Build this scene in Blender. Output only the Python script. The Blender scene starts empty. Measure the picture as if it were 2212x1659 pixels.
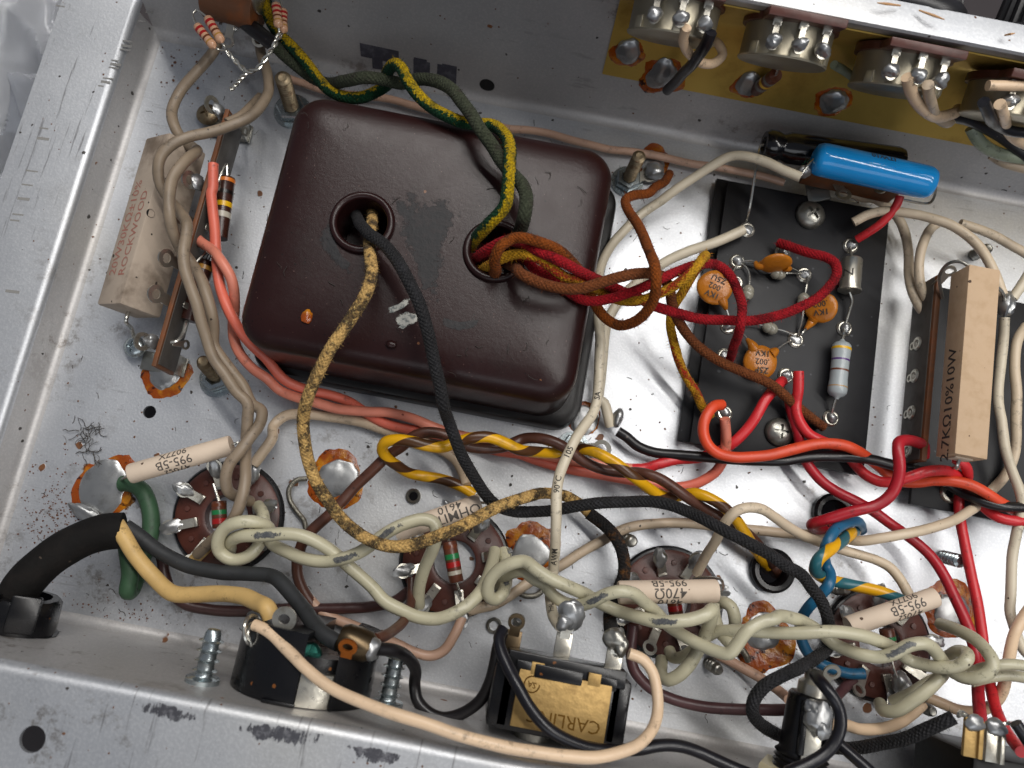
import bpy, bmesh, math, random
from mathutils import Vector as V, Matrix, noise
from math import pi, sin, cos, radians, sqrt
random.seed(7)
sc = bpy.context.scene
col = sc.collection
S = .001                                   # everything below is written in millimetres

# ------------------------------------------------------------------ camera
FPX, CX, CY, HC = 1661., 1106., 829.5, 240.
cb = V((0, -.1919, .9815)).normalized()
cr = V((.9818, .1864, .0365)); cr = (cr - cb * cr.dot(cb)).normalized()
cu_ = cb.cross(cr)
CAM = cb * (HC / cb.z)
cam = bpy.data.cameras.new('camera')
cam.sensor_width = 36; cam.lens = 36 * FPX / 2212
cam.clip_start = .005; cam.clip_end = 20
cam.dof.use_dof = True; cam.dof.focus_distance = .222; cam.dof.aperture_fstop = 15
camo = bpy.data.objects.new('camera', cam); col.objects.link(camo)
camo.matrix_world = Matrix(((cr.x, cu_.x, cb.x, CAM.x * S), (cr.y, cu_.y, cb.y, CAM.y * S), (cr.z, cu_.z, cb.z, CAM.z * S), (0, 0, 0, 1)))
sc.camera = camo

# ------------------------------------------------------------------ light: ceiling tubes of the workshop and its soft room light
w = bpy.data.worlds.new('World'); sc.world = w; w.use_nodes = True
w.node_tree.nodes['Background'].inputs[0].default_value = (.80, .86, 1, 1)
w.node_tree.nodes['Background'].inputs[1].default_value = .185
def strip(name, loc, sx, sy, power, colr=(1, .97, .93), aim=(0, 0, 0)):
    l = bpy.data.lights.new(name, 'AREA'); l.shape = 'RECTANGLE'; l.size = sx; l.size_y = sy; l.energy = power; l.color = colr
    o = bpy.data.objects.new(name, l); col.objects.link(o); o.location = loc
    o.rotation_euler = (V(aim) - V(loc)).to_track_quat('-Z', 'Y').to_euler()
    return o
strip('ceiling_tube', (.20, .25, .95), 1.8, .055, 8.7)
strip('ceiling_tube', (.28, .50, .95), 1.7, .05, 6.2)
strip('room_light', (.25, -.95, 1.0), 1.2, .5, 3.0, (.93, .96, 1))
vs = sc.view_settings
vs.view_transform = 'Standard'; vs.look = 'None'; vs.exposure = 0; vs.gamma = 1; vs.use_curve_mapping = False
sc.cycles.use_denoising = True
sc.cycles.max_bounces = 8

# ------------------------------------------------------------------ helpers: from picture measurements to places in the chassis
def at(px, py, z):
    d = cr * ((px - CX) / FPX) - cu_ * ((py - CY) / FPX) - cb
    return CAM + d * ((z - CAM.z) / d.z)
def atY(px, py, Y):
    d = cr * ((px - CX) / FPX) - cu_ * ((py - CY) / FPX) - cb
    return CAM + d * ((Y - CAM.y) / d.y)
TX = {'0': 0, '1': 0, '2': 548.6, '3': 1097.2, '4': 1608.5}
TY = {'0': 0, '1': 0, '2': 411.5, '3': 822.9, '4': 1192.7}
def path(s):
    px = []; tx = ty = 0; k = 1; z = 3.; new = False
    for t in s.split():
        if t[0] == '@':
            tx, ty = TX[t[1]], TY[t[2]]; k = 1 if t[1] == '0' else .2811; new = True
        else:
            q = [float(a) for a in t.split(',')]
            if len(q) > 2: z = q[2]
            p = V((tx + k * q[0], ty + k * q[1], z))
            if new and len(px) > 1:                    # where two measured views overlap, never step back
                d = (p - px[-1]).xy; e = (px[-1] - px[-2]).xy; c = d.dot(e) / max(d.length * e.length, 1e-6)
                if d.length < 10 or (c < .5 and d.length < 22) or (c < -.3 and d.length < 70): continue
            new = False; px.append(p)
    return [at(*p) for p in px]
def A(s):
    q = s.split(); return path(q[0] + ' ' + ','.join(q[1:]))[0]
def depth(p): return (CAM - p).dot(cb)
def px2mm(w, p): return w * depth(p) / FPX
def spline(P, step=1.1):
    if len(P) < 3:
        n = max(2, int((P[1] - P[0]).length / step)); return [P[0].lerp(P[1], i / n) for i in range(n + 1)]
    Q = [P[0] * 2 - P[1]] + list(P) + [P[-1] * 2 - P[-2]]
    out = []
    for i in range(1, len(Q) - 2):
        p0, p1, p2, p3 = Q[i - 1:i + 3]
        t1 = max((p1 - p0).length, .01) ** .5; t2 = max((p2 - p1).length, .01) ** .5; t3 = max((p3 - p2).length, .01) ** .5
        m1 = ((p1 - p0) / t1 - (p2 - p0) / (t1 + t2) + (p2 - p1) / t2) * t2
        m2 = ((p2 - p1) / t2 - (p3 - p1) / (t2 + t3) + (p3 - p2) / t3) * t2
        n = max(2, int((p2 - p1).length / step + .5))
        for k in range(n):
            t = k / n; a = t * t; b = a * t
            out.append(p1 * (2 * b - 3 * a + 1) + m1 * (b - 2 * a + t) + p2 * (3 * a - 2 * b) + m2 * (b - a))
    out.append(P[-1].copy())
    return out
def frames(C):
    T = []
    for i in range(len(C)):
        d = C[min(i + 1, len(C) - 1)] - C[max(i - 1, 0)]
        T.append(d.normalized() if d.length > 1e-6 else V((1, 0, 0)))
    n = V((0, 0, 1)); n = n - T[0] * n.dot(T[0])
    if n.length < .1: n = V((0, 1, 0)) - T[0] * T[0].y
    n.normalize(); N = [n]
    for i in range(1, len(C)):
        n = N[-1] - T[i] * N[-1].dot(T[i])
        if n.length < 1e-4: n = T[i].orthogonal()
        N.append(n.normalized())
    return T, N

ORG = {}
class MB:
    """collects shapes in millimetres; build() makes one mesh object of them"""
    def __init__(s): s.v = []; s.f = []; s.uv = []
    def add(s, vs, fs, uvs=None):
        b = len(s.v); s.v += [V(a) for a in vs]
        for i, f in enumerate(fs):
            s.f.append([b + k for k in f]); s.uv.append(uvs[i] if uvs else None)
        return s
    def tube(s, C, r, seg=12, cap=True):
        C = [V(c) for c in C]
        R = r if isinstance(r, (list, tuple)) else [r] * len(C)
        T, N = frames(C); vs = []; fs = []; uv = []; L = [0.]
        for i in range(1, len(C)): L.append(L[-1] + (C[i] - C[i - 1]).length)
        for i, c in enumerate(C):
            B = T[i].cross(N[i])
            for k in range(seg):
                a = 2 * pi * k / seg; vs.append(c + (N[i] * cos(a) + B * sin(a)) * R[i])
        for i in range(len(C) - 1):
            for k in range(seg):
                q = (k + 1) % seg
                fs.append((i * seg + k, i * seg + q, (i + 1) * seg + q, (i + 1) * seg + k))
                uv.append(((L[i], k / seg), (L[i], (k + 1) / seg), (L[i + 1], (k + 1) / seg), (L[i + 1], k / seg)))
        if cap:
            n = len(C) - 1
            fs.append(tuple(range(seg - 1, -1, -1))); uv.append(tuple((0, k / seg) for k in range(seg)))
            fs.append(tuple(n * seg + k for k in range(seg))); uv.append(tuple((L[n], k / seg) for k in range(seg)))
        return s.add(vs, fs, uv)
    def rev(s, prof, o, ax=(0, 0, 1), seg=28, ref=None):
        o = V(o); ax = V(ax).normalized()
        e1 = (V(ref) - ax * V(ref).dot(ax)).normalized() if ref else ax.orthogonal().normalized()
        e2 = ax.cross(e1); vs = []; idx = []; fs = []
        for r, h in prof:
            if r < 1e-5: idx.append([len(vs)]); vs.append(o + ax * h)
            else:
                idx.append(list(range(len(vs), len(vs) + seg)))
                for k in range(seg):
                    a = 2 * pi * k / seg; vs.append(o + ax * h + (e1 * cos(a) + e2 * sin(a)) * r)
        for i in range(len(idx) - 1):
            a, b = idx[i], idx[i + 1]
            for k in range(seg):
                q = (k + 1) % seg
                if len(a) == 1 and len(b) == 1: break
                if len(a) == 1: fs.append((a[0], b[q], b[k]))
                elif len(b) == 1: fs.append((a[k], a[q], b[0]))
                else: fs.append((a[k], a[q], b[q], b[k]))
        return s.add(vs, fs)
    def cyl(s, p0, p1, r0, r1=None, seg=20):
        p0 = V(p0); p1 = V(p1); d = p1 - p0; h = d.length; r1 = r0 if r1 is None else r1
        e = min(.15, r0 * .2, r1 * .2)
        return s.rev([(0, 0), (r0 - e, 0), (r0, e), (r1, h - e), (r1 - e, h), (0, h)], p0, d, seg)
    def box(s, o, size, X=(1, 0, 0), Z=(0, 0, 1), bev=.3, segs=2):
        bm = bmesh.new(); bmesh.ops.create_cube(bm, size=1)
        for v in bm.verts: v.co = V((v.co.x * size[0], v.co.y * size[1], v.co.z * size[2]))
        if bev > 0: bmesh.ops.bevel(bm, geom=bm.edges[:], offset=min(bev, min(size) * .45), segments=segs, profile=.5, affect='EDGES')
        X = V(X).normalized(); Z = V(Z); Z = (Z - X * Z.dot(X)).normalized(); Y = Z.cross(X); o = V(o)
        s.bm(bm, lambda c: o + X * c.x + Y * c.y + Z * c.z); return s
    def bm(s, bm, fn=lambda c: c):
        bm.verts.index_update()
        s.add([fn(v.co) for v in bm.verts], [[v.index for v in f.verts] for f in bm.faces]); bm.free(); return s
    def plate(s, loop, o, X, Y, t):
        """flat sheet with outline loop (2d), thickness t along X x Y"""
        X = V(X).normalized(); Y = (V(Y) - X * V(Y).dot(X)).normalized(); Z = X.cross(Y); o = V(o); n = len(loop)
        vs = [o + X * a + Y * b for a, b in loop] + [o + X * a + Y * b + Z * t for a, b in loop]
        fs = [tuple(range(n - 1, -1, -1)), tuple(range(n, 2 * n))] + [(i, (i + 1) % n, n + (i + 1) % n, n + i) for i in range(n)]
        return s.add(vs, fs)
    def lug(s, o, X, Y, L, wd, t=.5, hole=.55):
        """flat solder lug: a strip that ends in a rounded eye"""
        X = V(X).normalized(); Y = (V(Y) - X * V(Y).dot(X)).normalized(); Z = X.cross(Y); o = V(o)
        n = 20; r = wd / 2; ro = []; ri = []
        for k in range(n):
            a = 2 * pi * k / n; ro.append((L - r + r * cos(a), r * sin(a))); ri.append((L - r + r * hole * cos(a), r * hole * 1.15 * sin(a)))
        P = lambda q, h: o + X * q[0] + Y * q[1] + Z * h
        vs = [P(q, 0) for q in ro] + [P(q, 0) for q in ri] + [P(q, t) for q in ro] + [P(q, t) for q in ri]; fs = []
        for k in range(n):
            q = (k + 1) % n
            fs += [(k, n + k, n + q, q), (2 * n + k, 2 * n + q, 3 * n + q, 3 * n + k), (k, q, 2 * n + q, 2 * n + k), (n + k, 3 * n + k, 3 * n + q, n + q)]
        s.add(vs, fs)
        hw = r * .62; e = L - r * 1.75
        if e > 0: s.box(o + X * (e / 2) + Z * (t / 2), (e + r * .3, hw * 2, t * .96), X, Z, .1, 1)
        return s
    def blob(s, o, rx, ry, rz, seed=0, amp=.18, X=(1, 0, 0), Z=(0, 0, 1), sub=3, flat=None, fr=.9):
        bm = bmesh.new(); bmesh.ops.create_icosphere(bm, subdivisions=sub, radius=1)
        X = V(X).normalized(); Z = V(Z); Z = (Z - X * Z.dot(X)).normalized(); Y = Z.cross(X); o = V(o)
        for v in bm.verts:
            k = 1 + amp * noise.noise(v.co * fr + V((seed * 7.3, seed * 3.1, seed))) + amp * .4 * noise.noise(v.co * fr * 3 + V((seed, 0, 5)))
            c = v.co * k
            if flat is not None and c.z < flat: c.z = flat + (c.z - flat) * .05
            v.co = c
        s.bm(bm, lambda c: o + X * (c.x * rx) + Y * (c.y * ry) + Z * (c.z * rz)); return s
    def torus(s, o, ax, R, r, seg=30, rs=10, a0=0, a1=2 * pi):
        ax = V(ax).normalized(); e1 = ax.orthogonal().normalized(); e2 = ax.cross(e1); o = V(o)
        full = a1 - a0 > 2 * pi - .01; vs = []; fs = []
        for i in range(seg):
            a = a0 + (a1 - a0) * i / (seg if full else seg - 1); d = e1 * cos(a) + e2 * sin(a)
            for k in range(rs):
                b = 2 * pi * k / rs; vs.append(o + d * (R + r * cos(b)) + ax * (r * sin(b)))
        for i in range(seg if full else seg - 1):
            for k in range(rs):
                i2 = (i + 1) % seg; k2 = (k + 1) % rs; fs.append((i * rs + k, i2 * rs + k, i2 * rs + k2, i * rs + k2))
        return s.add(vs, fs)
    def build(s, name, mat, parent=None, origin=None, sharp=38):
        me = bpy.data.meshes.new(name); o = bpy.data.objects.new(name, me); col.objects.link(o)
        if parent is not None: og = ORG[parent.name]; o.parent = parent
        else:
            if origin is None:
                z = min(v.z for v in s.v); n = len(s.v); origin = V((sum(v.x for v in s.v) / n, sum(v.y for v in s.v) / n, z))
            og = V(origin); o.location = og * S
        ORG[o.name] = og
        me.from_pydata([tuple((v - og) * S) for v in s.v], [], s.f)
        if any(u is not None for u in s.uv):
            ul = me.uv_layers.new(name='UVMap'); d = []
            for f, u in zip(s.f, s.uv):
                for k in range(len(f)): d += list(u[k]) if u else [0., 0.]
            ul.data.foreach_set('uv', d)
        if len(s.f) < 9000:
            bm = bmesh.new(); bm.from_mesh(me); bmesh.ops.recalc_face_normals(bm, faces=bm.faces[:]); bm.to_mesh(me); bm.free()
        me.materials.append(mat)
        me.polygons.foreach_set('use_smooth', [True] * len(me.polygons))
        me.update(); me.set_sharp_from_angle(angle=radians(sharp))
        return o
def tag(o, label=None, cat=None, group=None, kind=None):
    if label: o['label'] = label
    if cat: o['category'] = cat
    if group: o['group'] = group
    if kind: o['kind'] = kind
    return o
def thing(name, label, cat, o, group=None):
    e = bpy.data.objects.new(name, None); e.empty_display_size = .004; col.objects.link(e)
    e.location = V(o) * S; ORG[e.name] = V(o); return tag(e, label, cat, group)
def carve(o, cutters):
    """real holes: subtract the cutter shapes from a mesh object"""
    cs = []
    for c in cutters:
        k = c.build('cutter', o.data.materials[0]); cs.append(k)
        m = o.modifiers.new('hole', 'BOOLEAN'); m.object = k; m.operation = 'DIFFERENCE'; m.solver = 'EXACT'
    bpy.context.view_layer.update()
    me = bpy.data.meshes.new_from_object(o.evaluated_get(bpy.context.evaluated_depsgraph_get()))
    old = o.data; o.modifiers.clear(); o.data = me; me.name = old.name; bpy.data.meshes.remove(old)
    for k in cs: d = k.data; bpy.data.objects.remove(k); bpy.data.meshes.remove(d)
    me.polygons.foreach_set('use_smooth', [True] * len(me.polygons)); me.set_sharp_from_angle(angle=radians(38))
def text2d(body, size, fat=.0, maxe=.6):
    cu = bpy.data.curves.new('t', 'FONT'); cu.body = body; cu.size = size; cu.align_x = 'CENTER'; cu.align_y = 'CENTER'
    cu.resolution_u = 2; cu.offset = fat
    ob = bpy.data.objects.new('t', cu); col.objects.link(ob); bpy.context.view_layer.update()
    me = bpy.data.meshes.new_from_object(ob.evaluated_get(bpy.context.evaluated_depsgraph_get()))
    bm = bmesh.new(); bm.from_mesh(me); bmesh.ops.triangulate(bm, faces=bm.faces[:])
    if maxe:
        for _ in range(3):
            le = [e for e in bm.edges if e.calc_length() > maxe]
            if not le: break
            bmesh.ops.subdivide_edges(bm, edges=le, cuts=1); bmesh.ops.triangulate(bm, faces=bm.faces[:])
    bpy.data.objects.remove(ob); bpy.data.curves.remove(cu); bpy.data.meshes.remove(me)
    return bm
def flat_text(parent, body, size, o, X, Y, mat, name='printed_text', fat=.03, lift=.05, sx=1):
    bm = text2d(body, size, fat, 0); X = V(X).normalized(); Y = (V(Y) - X * V(Y).dot(X)).normalized(); Z = X.cross(Y); o = V(o)
    return MB().bm(bm, lambda c: o + X * c.x * sx + Y * c.y + Z * lift).build(name, mat, parent)
def round_text(parent, body, size, p0, p1, r, s, ang, top, mat, flip=False, fat=.03):
    """printing that follows a round body from p0 to p1, centred at fraction s, turned ang (deg) away from top"""
    p0 = V(p0); p1 = V(p1); a = (p1 - p0).normalized(); L = (p1 - p0).length; sg = -1 if flip else 1
    e1 = V(top); e1 = (e1 - a * e1.dot(a)).normalized(); e2 = e1.cross(a); R = r + .06
    def fn(c):
        th = radians(ang) + sg * c.y / r
        return p0 + a * (L * s + sg * c.x) + (e1 * cos(th) + e2 * sin(th)) * R
    return MB().bm(text2d(body, size, fat), fn).build('printed_text', mat, parent)
def along_text(parent, body, size, C, r, s0, mat, flip=False):
    """printing that follows a bent wire C from length s0"""
    T, N = frames(C); L = [0.]
    for i in range(1, len(C)): L.append(L[-1] + (C[i] - C[i - 1]).length)
    sg = -1 if flip else 1
    def fn(c):
        x = min(max(s0 + sg * c.x, 0), L[-1] - .01); i = 0
        while L[i + 1] < x: i += 1
        t = (x - L[i]) / (L[i + 1] - L[i]); p = C[i].lerp(C[i + 1], t); a = T[i].lerp(T[i + 1], t).normalized()
        e1 = (CAM - p); e1 = (e1 - a * e1.dot(a)).normalized(); e2 = e1.cross(a); th = sg * c.y / r
        return p + (e1 * cos(th) + e2 * sin(th)) * (r * 1.03 + .04)
    return MB().bm(text2d(body, size, .03), fn).build('printed_text', mat, parent)

# ------------------------------------------------------------------ materials
def hexc(h, k=1.):
    c = [int(h[i:i + 2], 16) / 255 for i in (0, 2, 4)]
    return tuple(k * (x / 12.92 if x <= .04045 else ((x + .055) / 1.055) ** 2.4) for x in c) + (1,)
class Mat:
    def __init__(s, name, colr, rough=.5, metal=0., spec=.5):
        s.m = bpy.data.materials.new(name); s.m.use_nodes = True; s.nt = s.m.node_tree; s.b = s.nt.nodes['Principled BSDF']
        s.b.inputs['Base Color'].default_value = colr; s.b.inputs['Roughness'].default_value = rough
        s.b.inputs['Metallic'].default_value = metal; s.b.inputs['Specular IOR Level'].default_value = spec
        s.color = None; s.base = colr; s.co = None
    def n(s, t, **kw):
        x = s.nt.nodes.new(t)
        for k, v in kw.items():
            if k[0] == 'i': x.inputs[int(k[1:])].default_value = v
            else: setattr(x, k, v)
        return x
    def l(s, a, b): s.nt.links.new(a, b)
    def obj(s):
        if not s.co: s.co = s.n('ShaderNodeTexCoord').outputs['Object']
        return s.co
    def uv(s): return s.n('ShaderNodeTexCoord').outputs['UV']
    def math(s, op, a, b=None, c=None):
        x = s.n('ShaderNodeMath', operation=op)
        for i, q in enumerate((a, b, c)):
            if q is None: continue
            if isinstance(q, (int, float)): x.inputs[i].default_value = q
            else: s.l(q, x.inputs[i])
        return x.outputs[0]
    def noise(s, scale, detail=4, rough=.55, vec=None, off=0):
        x = s.n('ShaderNodeTexNoise'); x.inputs['Scale'].default_value = scale; x.inputs['Detail'].default_value = detail; x.inputs['Roughness'].default_value = rough
        v = vec or s.obj()
        if off:
            q = s.n('ShaderNodeVectorMath', operation='ADD'); s.l(v, q.inputs[0]); q.inputs[1].default_value = (off, off * .7, -off); v = q.outputs[0]
        s.l(v, x.inputs['Vector']); return x.outputs[0]
    def ramp(s, fac, lo, hi):
        x = s.n('ShaderNodeMapRange'); x.interpolation_type = 'SMOOTHSTEP'; s.l(fac, x.inputs[0]); x.inputs[1].default_value = lo; x.inputs[2].default_value = hi; return x.outputs[0]
    def mixc(s, fac, c2):
        """lay colour c2 over the colour so far where fac is 1"""
        x = s.n('ShaderNodeMix', data_type='RGBA')
        if isinstance(fac, (int, float)): x.inputs[0].default_value = fac
        else: s.l(fac, x.inputs[0])
        if s.color: s.l(s.color, x.inputs[6])
        else: x.inputs[6].default_value = s.base
        if isinstance(c2, tuple): x.inputs[7].default_value = c2
        else: s.l(c2, x.inputs[7])
        s.color = x.outputs[2]; s.l(s.color, s.b.inputs['Base Color']); return s
    def setv(s, sock, fac, a, b):
        x = s.n('ShaderNodeMapRange'); s.l(fac, x.inputs[0]); x.inputs[3].default_value = a; x.inputs[4].default_value = b; s.l(x.outputs[0], s.b.inputs[sock]); return s
    def bump(s, h, dist, strength=1.):
        x = s.n('ShaderNodeBump'); x.inputs['Distance'].default_value = dist * S; x.inputs['Strength'].default_value = strength
        s.l(h, x.inputs['Height'])
        if s.b.inputs['Normal'].is_linked: s.l(s.b.inputs['Normal'].links[0].from_socket, x.inputs['Normal'])
        s.l(x.outputs[0], s.b.inputs['Normal']); return s
    def specks(s, scale, size, gate, colr, off=0.):
        """scattered specks: some cells of a voronoi carry one"""
        v = s.n('ShaderNodeTexVoronoi'); v.inputs['Scale'].default_value = scale; v.inputs['Randomness'].default_value = 1
        q = s.n('ShaderNodeVectorMath', operation='ADD'); s.l(s.obj(), q.inputs[0]); q.inputs[1].default_value = (off, -off, off)
        nz = s.n('ShaderNodeTexNoise'); nz.inputs['Scale'].default_value = scale * 2.5; s.l(s.obj(), nz.inputs['Vector'])
        q2 = s.n('ShaderNodeVectorMath', operation='MULTIPLY_ADD'); s.l(nz.outputs[1], q2.inputs[0]); q2.inputs[1].default_value = (.35 / scale,) * 3; s.l(q.outputs[0], q2.inputs[2])
        s.l(q2.outputs[0], v.inputs['Vector'])
        sep = s.n('ShaderNodeSeparateColor'); s.l(v.outputs['Color'], sep.inputs[0])
        g = s.math('GREATER_THAN', sep.outputs[0], gate); sz = s.math('MULTIPLY', sep.outputs[1], size)
        d = s.math('SUBTRACT', sz, v.outputs['Distance']); m = s.ramp(d, 0, size * .18)
        m = s.math('MULTIPLY', m, g); s.mixc(m, colr); return m

def plastic(name, h, rough=.38, dirt=.35, dk=None, k=.85, sss=0.):
    m = Mat(name, hexc(h, k), rough)
    m.mixc(m.math('MULTIPLY', m.ramp(m.noise(90, 5), .42, .78), dirt), tuple(c * .45 for c in m.base[:3]) + (1,))
    m.specks(420, .16, .80, dk or (.03, .02, .014, 1), random.random())
    m.setv('Roughness', m.noise(260, 3), rough - .08, rough + .14)
    m.mixc(m.math('MULTIPLY', m.math('MULTIPLY', m.ramp(m.noise(420, 7, .8, off=4.), .52, .66), m.ramp(m.noise(50, 3, off=9.), .45, .58)), .75), tuple(c * .22 for c in m.base[:3]) + (1,))
    m.bump(m.noise(700, 3), .06, .4); m.bump(m.noise(110, 3), .5, .35)
    return m.m
def cloth(name, h, h2, amt=.5, k=.8, stripe=None, sc2=170, lo=.5, pitch=1.15, wd=.16, spec=.1, rough=.95, bs=.1):
    """braided cotton covering; stripe = (hex, width, turn in mm)"""
    m = Mat(name, hexc(h, k), rough, spec=spec)
    uv = m.uv(); sp = m.n('ShaderNodeSeparateXYZ'); m.l(uv, sp.inputs[0]); U, W = m.math('ADD', sp.outputs[0], m.math('MULTIPLY', m.noise(350, 3), 1.6)), sp.outputs[1]
    if stripe:
        f = m.math('FRACT', m.math('ADD', m.math('ADD', W, m.math('ADD', stripe[1] / 2, m.math('DIVIDE', U, stripe[2]))), m.math('MULTIPLY', m.math('SUBTRACT', m.noise(700, 4, .7), .5), .5)))
        m.mixc(m.ramp(m.math('SUBTRACT', stripe[1], f), -.01, .02), hexc(stripe[0], k))
    m.mixc(m.math('MULTIPLY', m.ramp(m.noise(sc2, 6, .7), lo, lo + wd), amt), hexc(h2, k))
    m.mixc(m.math('MULTIPLY', m.ramp(m.noise(1300, 4, .7), .42, .62), .5), tuple(c * .35 for c in m.base[:3]) + (1,)); m.mixc(m.math('MULTIPLY', m.ramp(m.noise(1600, 3, .7, off=3.), .56, .7), .4), tuple(min(1, c * 2.2 + .01) for c in m.base[:3]) + (1,))
    a = m.math('SINE', m.math('MULTIPLY', m.math('ADD', m.math('MULTIPLY', W, 8.), m.math('DIVIDE', U, pitch)), 2 * pi))
    b = m.math('SINE', m.math('MULTIPLY', m.math('SUBTRACT', m.math('MULTIPLY', W, 8.), m.math('DIVIDE', U, pitch)), 2 * pi))
    br = m.math('ADD', a, b)
    m.mixc(m.math('MULTIPLY', m.ramp(br, -.2, -1.7), .3), tuple(c * .35 for c in m.base[:3]) + (1,))
    m.bump(br, bs, .7); m.bump(m.noise(1300, 4, .7), .4, 1.)
    m.b.inputs['Sheen Weight'].default_value = .03
    return m.m
def striped(name, h, h2, turn, wd, n=1, rough=.33, k=.85):
    m = Mat(name, hexc(h, k), rough); uv = m.uv(); sp = m.n('ShaderNodeSeparateXYZ'); m.l(uv, sp.inputs[0])
    f = m.math('FRACT', m.math('ADD', m.math('MULTIPLY', sp.outputs[1], float(n)), m.math('DIVIDE', sp.outputs[0], turn)))
    m.mixc(m.ramp(m.math('ABSOLUTE', m.math('SUBTRACT', f, .5)), wd + .012, wd - .012), hexc(h2, k))
    m.mixc(m.math('MULTIPLY', m.ramp(m.noise(160, 5), .5, .8), .5), (.05, .03, .01, 1))
    m.specks(400, .15, .8, (.03, .02, .01, 1)); return m.m
def metal(name, h, rough=.3, k=.9, tarn='5a4a35', amt=.5, sc2=220, bs=.08, mt=.9):
    m = Mat(name, hexc(h, k), rough, mt)
    m.mixc(m.math('MULTIPLY', m.ramp(m.noise(sc2, 5, .65), .48, .75), amt), hexc(tarn, .7))
    m.setv('Roughness', m.noise(sc2 * 2, 4), rough * .7, rough * 1.5); m.bump(m.noise(sc2 * 2.5, 3), bs, .5); return m.m
def solid(name, h, rough=.6, k=.85, h2=None, amt=.5, sc2=150, bs=.08, spec=.5, speck=None):
    m = Mat(name, hexc(h, k), rough, spec=spec)
    if h2: m.mixc(m.math('MULTIPLY', m.ramp(m.noise(sc2, 5, .6), .45, .72), amt), hexc(h2, k))
    if speck: m.specks(350, .2, .72, hexc(speck, .8))
    m.setv('Roughness', m.noise(sc2 * 2, 4), rough * .8, min(1, rough * 1.2)); m.bump(m.noise(sc2 * 4, 3), bs, .5); return m.m

def zinc(name, k=.93, rust=.86, rough=.46, mt0=.86, streak=False, tint=(1, 1, 1)):
    C_ = lambda r, g, b: (r * k * tint[0], g * k * tint[1], b * k * tint[2], 1)
    m = Mat(name, C_(.60, .615, .64), rough, mt0)
    m.mixc(m.math('MULTIPLY', m.ramp(m.noise(22, 4), .4, .7), .4), C_(.49, .51, .545))
    m.mixc(m.math('MULTIPLY', m.ramp(m.noise(9, 3, off=3.), .5, .7), .35), C_(.61, .58, .50))
    fine = m.noise(1400, 2); m.mixc(m.math('MULTIPLY', m.ramp(fine, .42, .7), .3), C_(.82, .83, .84))
    patch = m.ramp(m.noise(13, 4, .6, off=5.), .46, .66)
    m.mixc(m.math('MULTIPLY', m.math('MULTIPLY', m.ramp(m.noise(90, 7, .8, off=8.), .52, .64), patch), .7), C_(.14, .11, .08))
    q = m.n('ShaderNodeVectorMath', operation='MULTIPLY'); m.l(m.obj(), q.inputs[0]); q.inputs[1].default_value = streak or (70, 900, 200)
    st = m.math('MULTIPLY', m.ramp(m.noise(1., 3, .6, vec=q.outputs[0]), .60, .70), m.ramp(m.noise(18, 3, off=6.), .47, .6)); m.mixc(m.math('MULTIPLY', st, .6 if streak else .25), C_(.12, .11, .11))
    a = m.math('MULTIPLY', m.specks(120, .2, rust - .1, (.16, .065, .025, 1), 1.3), 1.)
    b = m.specks(330, .22, .88, (.035, .03, .026, 1), 4.1)
    c = m.specks(650, .24, .88, (.12, .05, .02, 1), 7.7)
    dirt = m.math('MAXIMUM', m.math('MAXIMUM', a, b), c)
    mt = m.math('SUBTRACT', mt0, m.math('MULTIPLY', dirt, .7)); m.l(mt, m.b.inputs['Metallic'])
    m.setv('Roughness', m.noise(40, 4), rough - .09, rough + .1)
    m.bump(fine, .06, .7); m.bump(m.noise(14, 2), .9, .45); m.bump(dirt, .12, .6)
    return m.m
G = {}
G['zinc'] = zinc('zinc_plated_steel')
G['wall'] = zinc('zinc_plated_wall', .72, .95, .5, .5, False, (1.0, .95, .9))
G['flange'] = zinc('zinc_plated_flange', .8, .99, .48, .75, (900, 45, 45))
G['can'] = None
m = Mat('brown_enamel', hexc('40201f', .32), .3, spec=.3)
m.mixc(m.math('MULTIPLY', m.ramp(m.noise(30, 6, .7), .5, .68), .45), hexc('302826', .5)); m.specks(260, .14, .86, hexc('80553a', .7)); m.specks(900, .26, .62, hexc('190f0e', .6), 3.); m.specks(1100, .22, .8, hexc('6a504a', .6), 9.); m.specks(90, .07, .88, hexc('9a4a20', .7), 6.)
m.setv('Roughness', m.noise(70, 6, .7), .2, .44); m.bump(m.noise(900, 4, .7), .07, .7); m.bump(m.noise(60, 3), .15, .25); G['can'] = m.m
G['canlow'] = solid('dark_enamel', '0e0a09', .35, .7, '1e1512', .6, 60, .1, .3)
G['brass'] = metal('brass_sheet', 'cfae58', .42, .95, '7a5a24', .5, 50, .05, .7)
G['goldm'] = metal('gold_plated_steel', 'bd9c62', .48, .8, '86683c', .6, 170, .4, .65)
G['solder'] = metal('solder', 'b4b5b5', .32, .78, '57534c', .55, 160, .08, .8)
G['tin'] = metal('tinned_metal', 'c8c4b8', .28, .85, '6a5638', .55, 260)
G['steel'] = metal('bare_steel', 'a9a79f', .32, .8, '4f4334', .7, 300, .12)
G['zscrew'] = metal('zinc_screw', 'b9c3c6', .24, .85, '6b5e48', .4, 200)
G['rusty'] = metal('rusty_thread', '9a8a70', .42, .7, '5a2c10', .85, 350, .2)
G['lead'] = metal('lead_wire', 'd2d0c8', .22, .9, '7a6a4a', .4, 300)
G['braid'] = metal('braided_shield', '9a968a', .4, .8, '3a352a', .8, 900, .4)
G['potcan'] = metal('potentiometer_can', 'b5ad98', .36, .85, '6a5e48', .5, 80, .08, .75)
G['bronze'] = metal('dark_bronze', '6a5a44', .3, .7, '2a2018', .6, 120)
G['copper'] = metal('copper_tab', 'd07a35', .34, .8, '6a3010', .6, 200)
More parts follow.
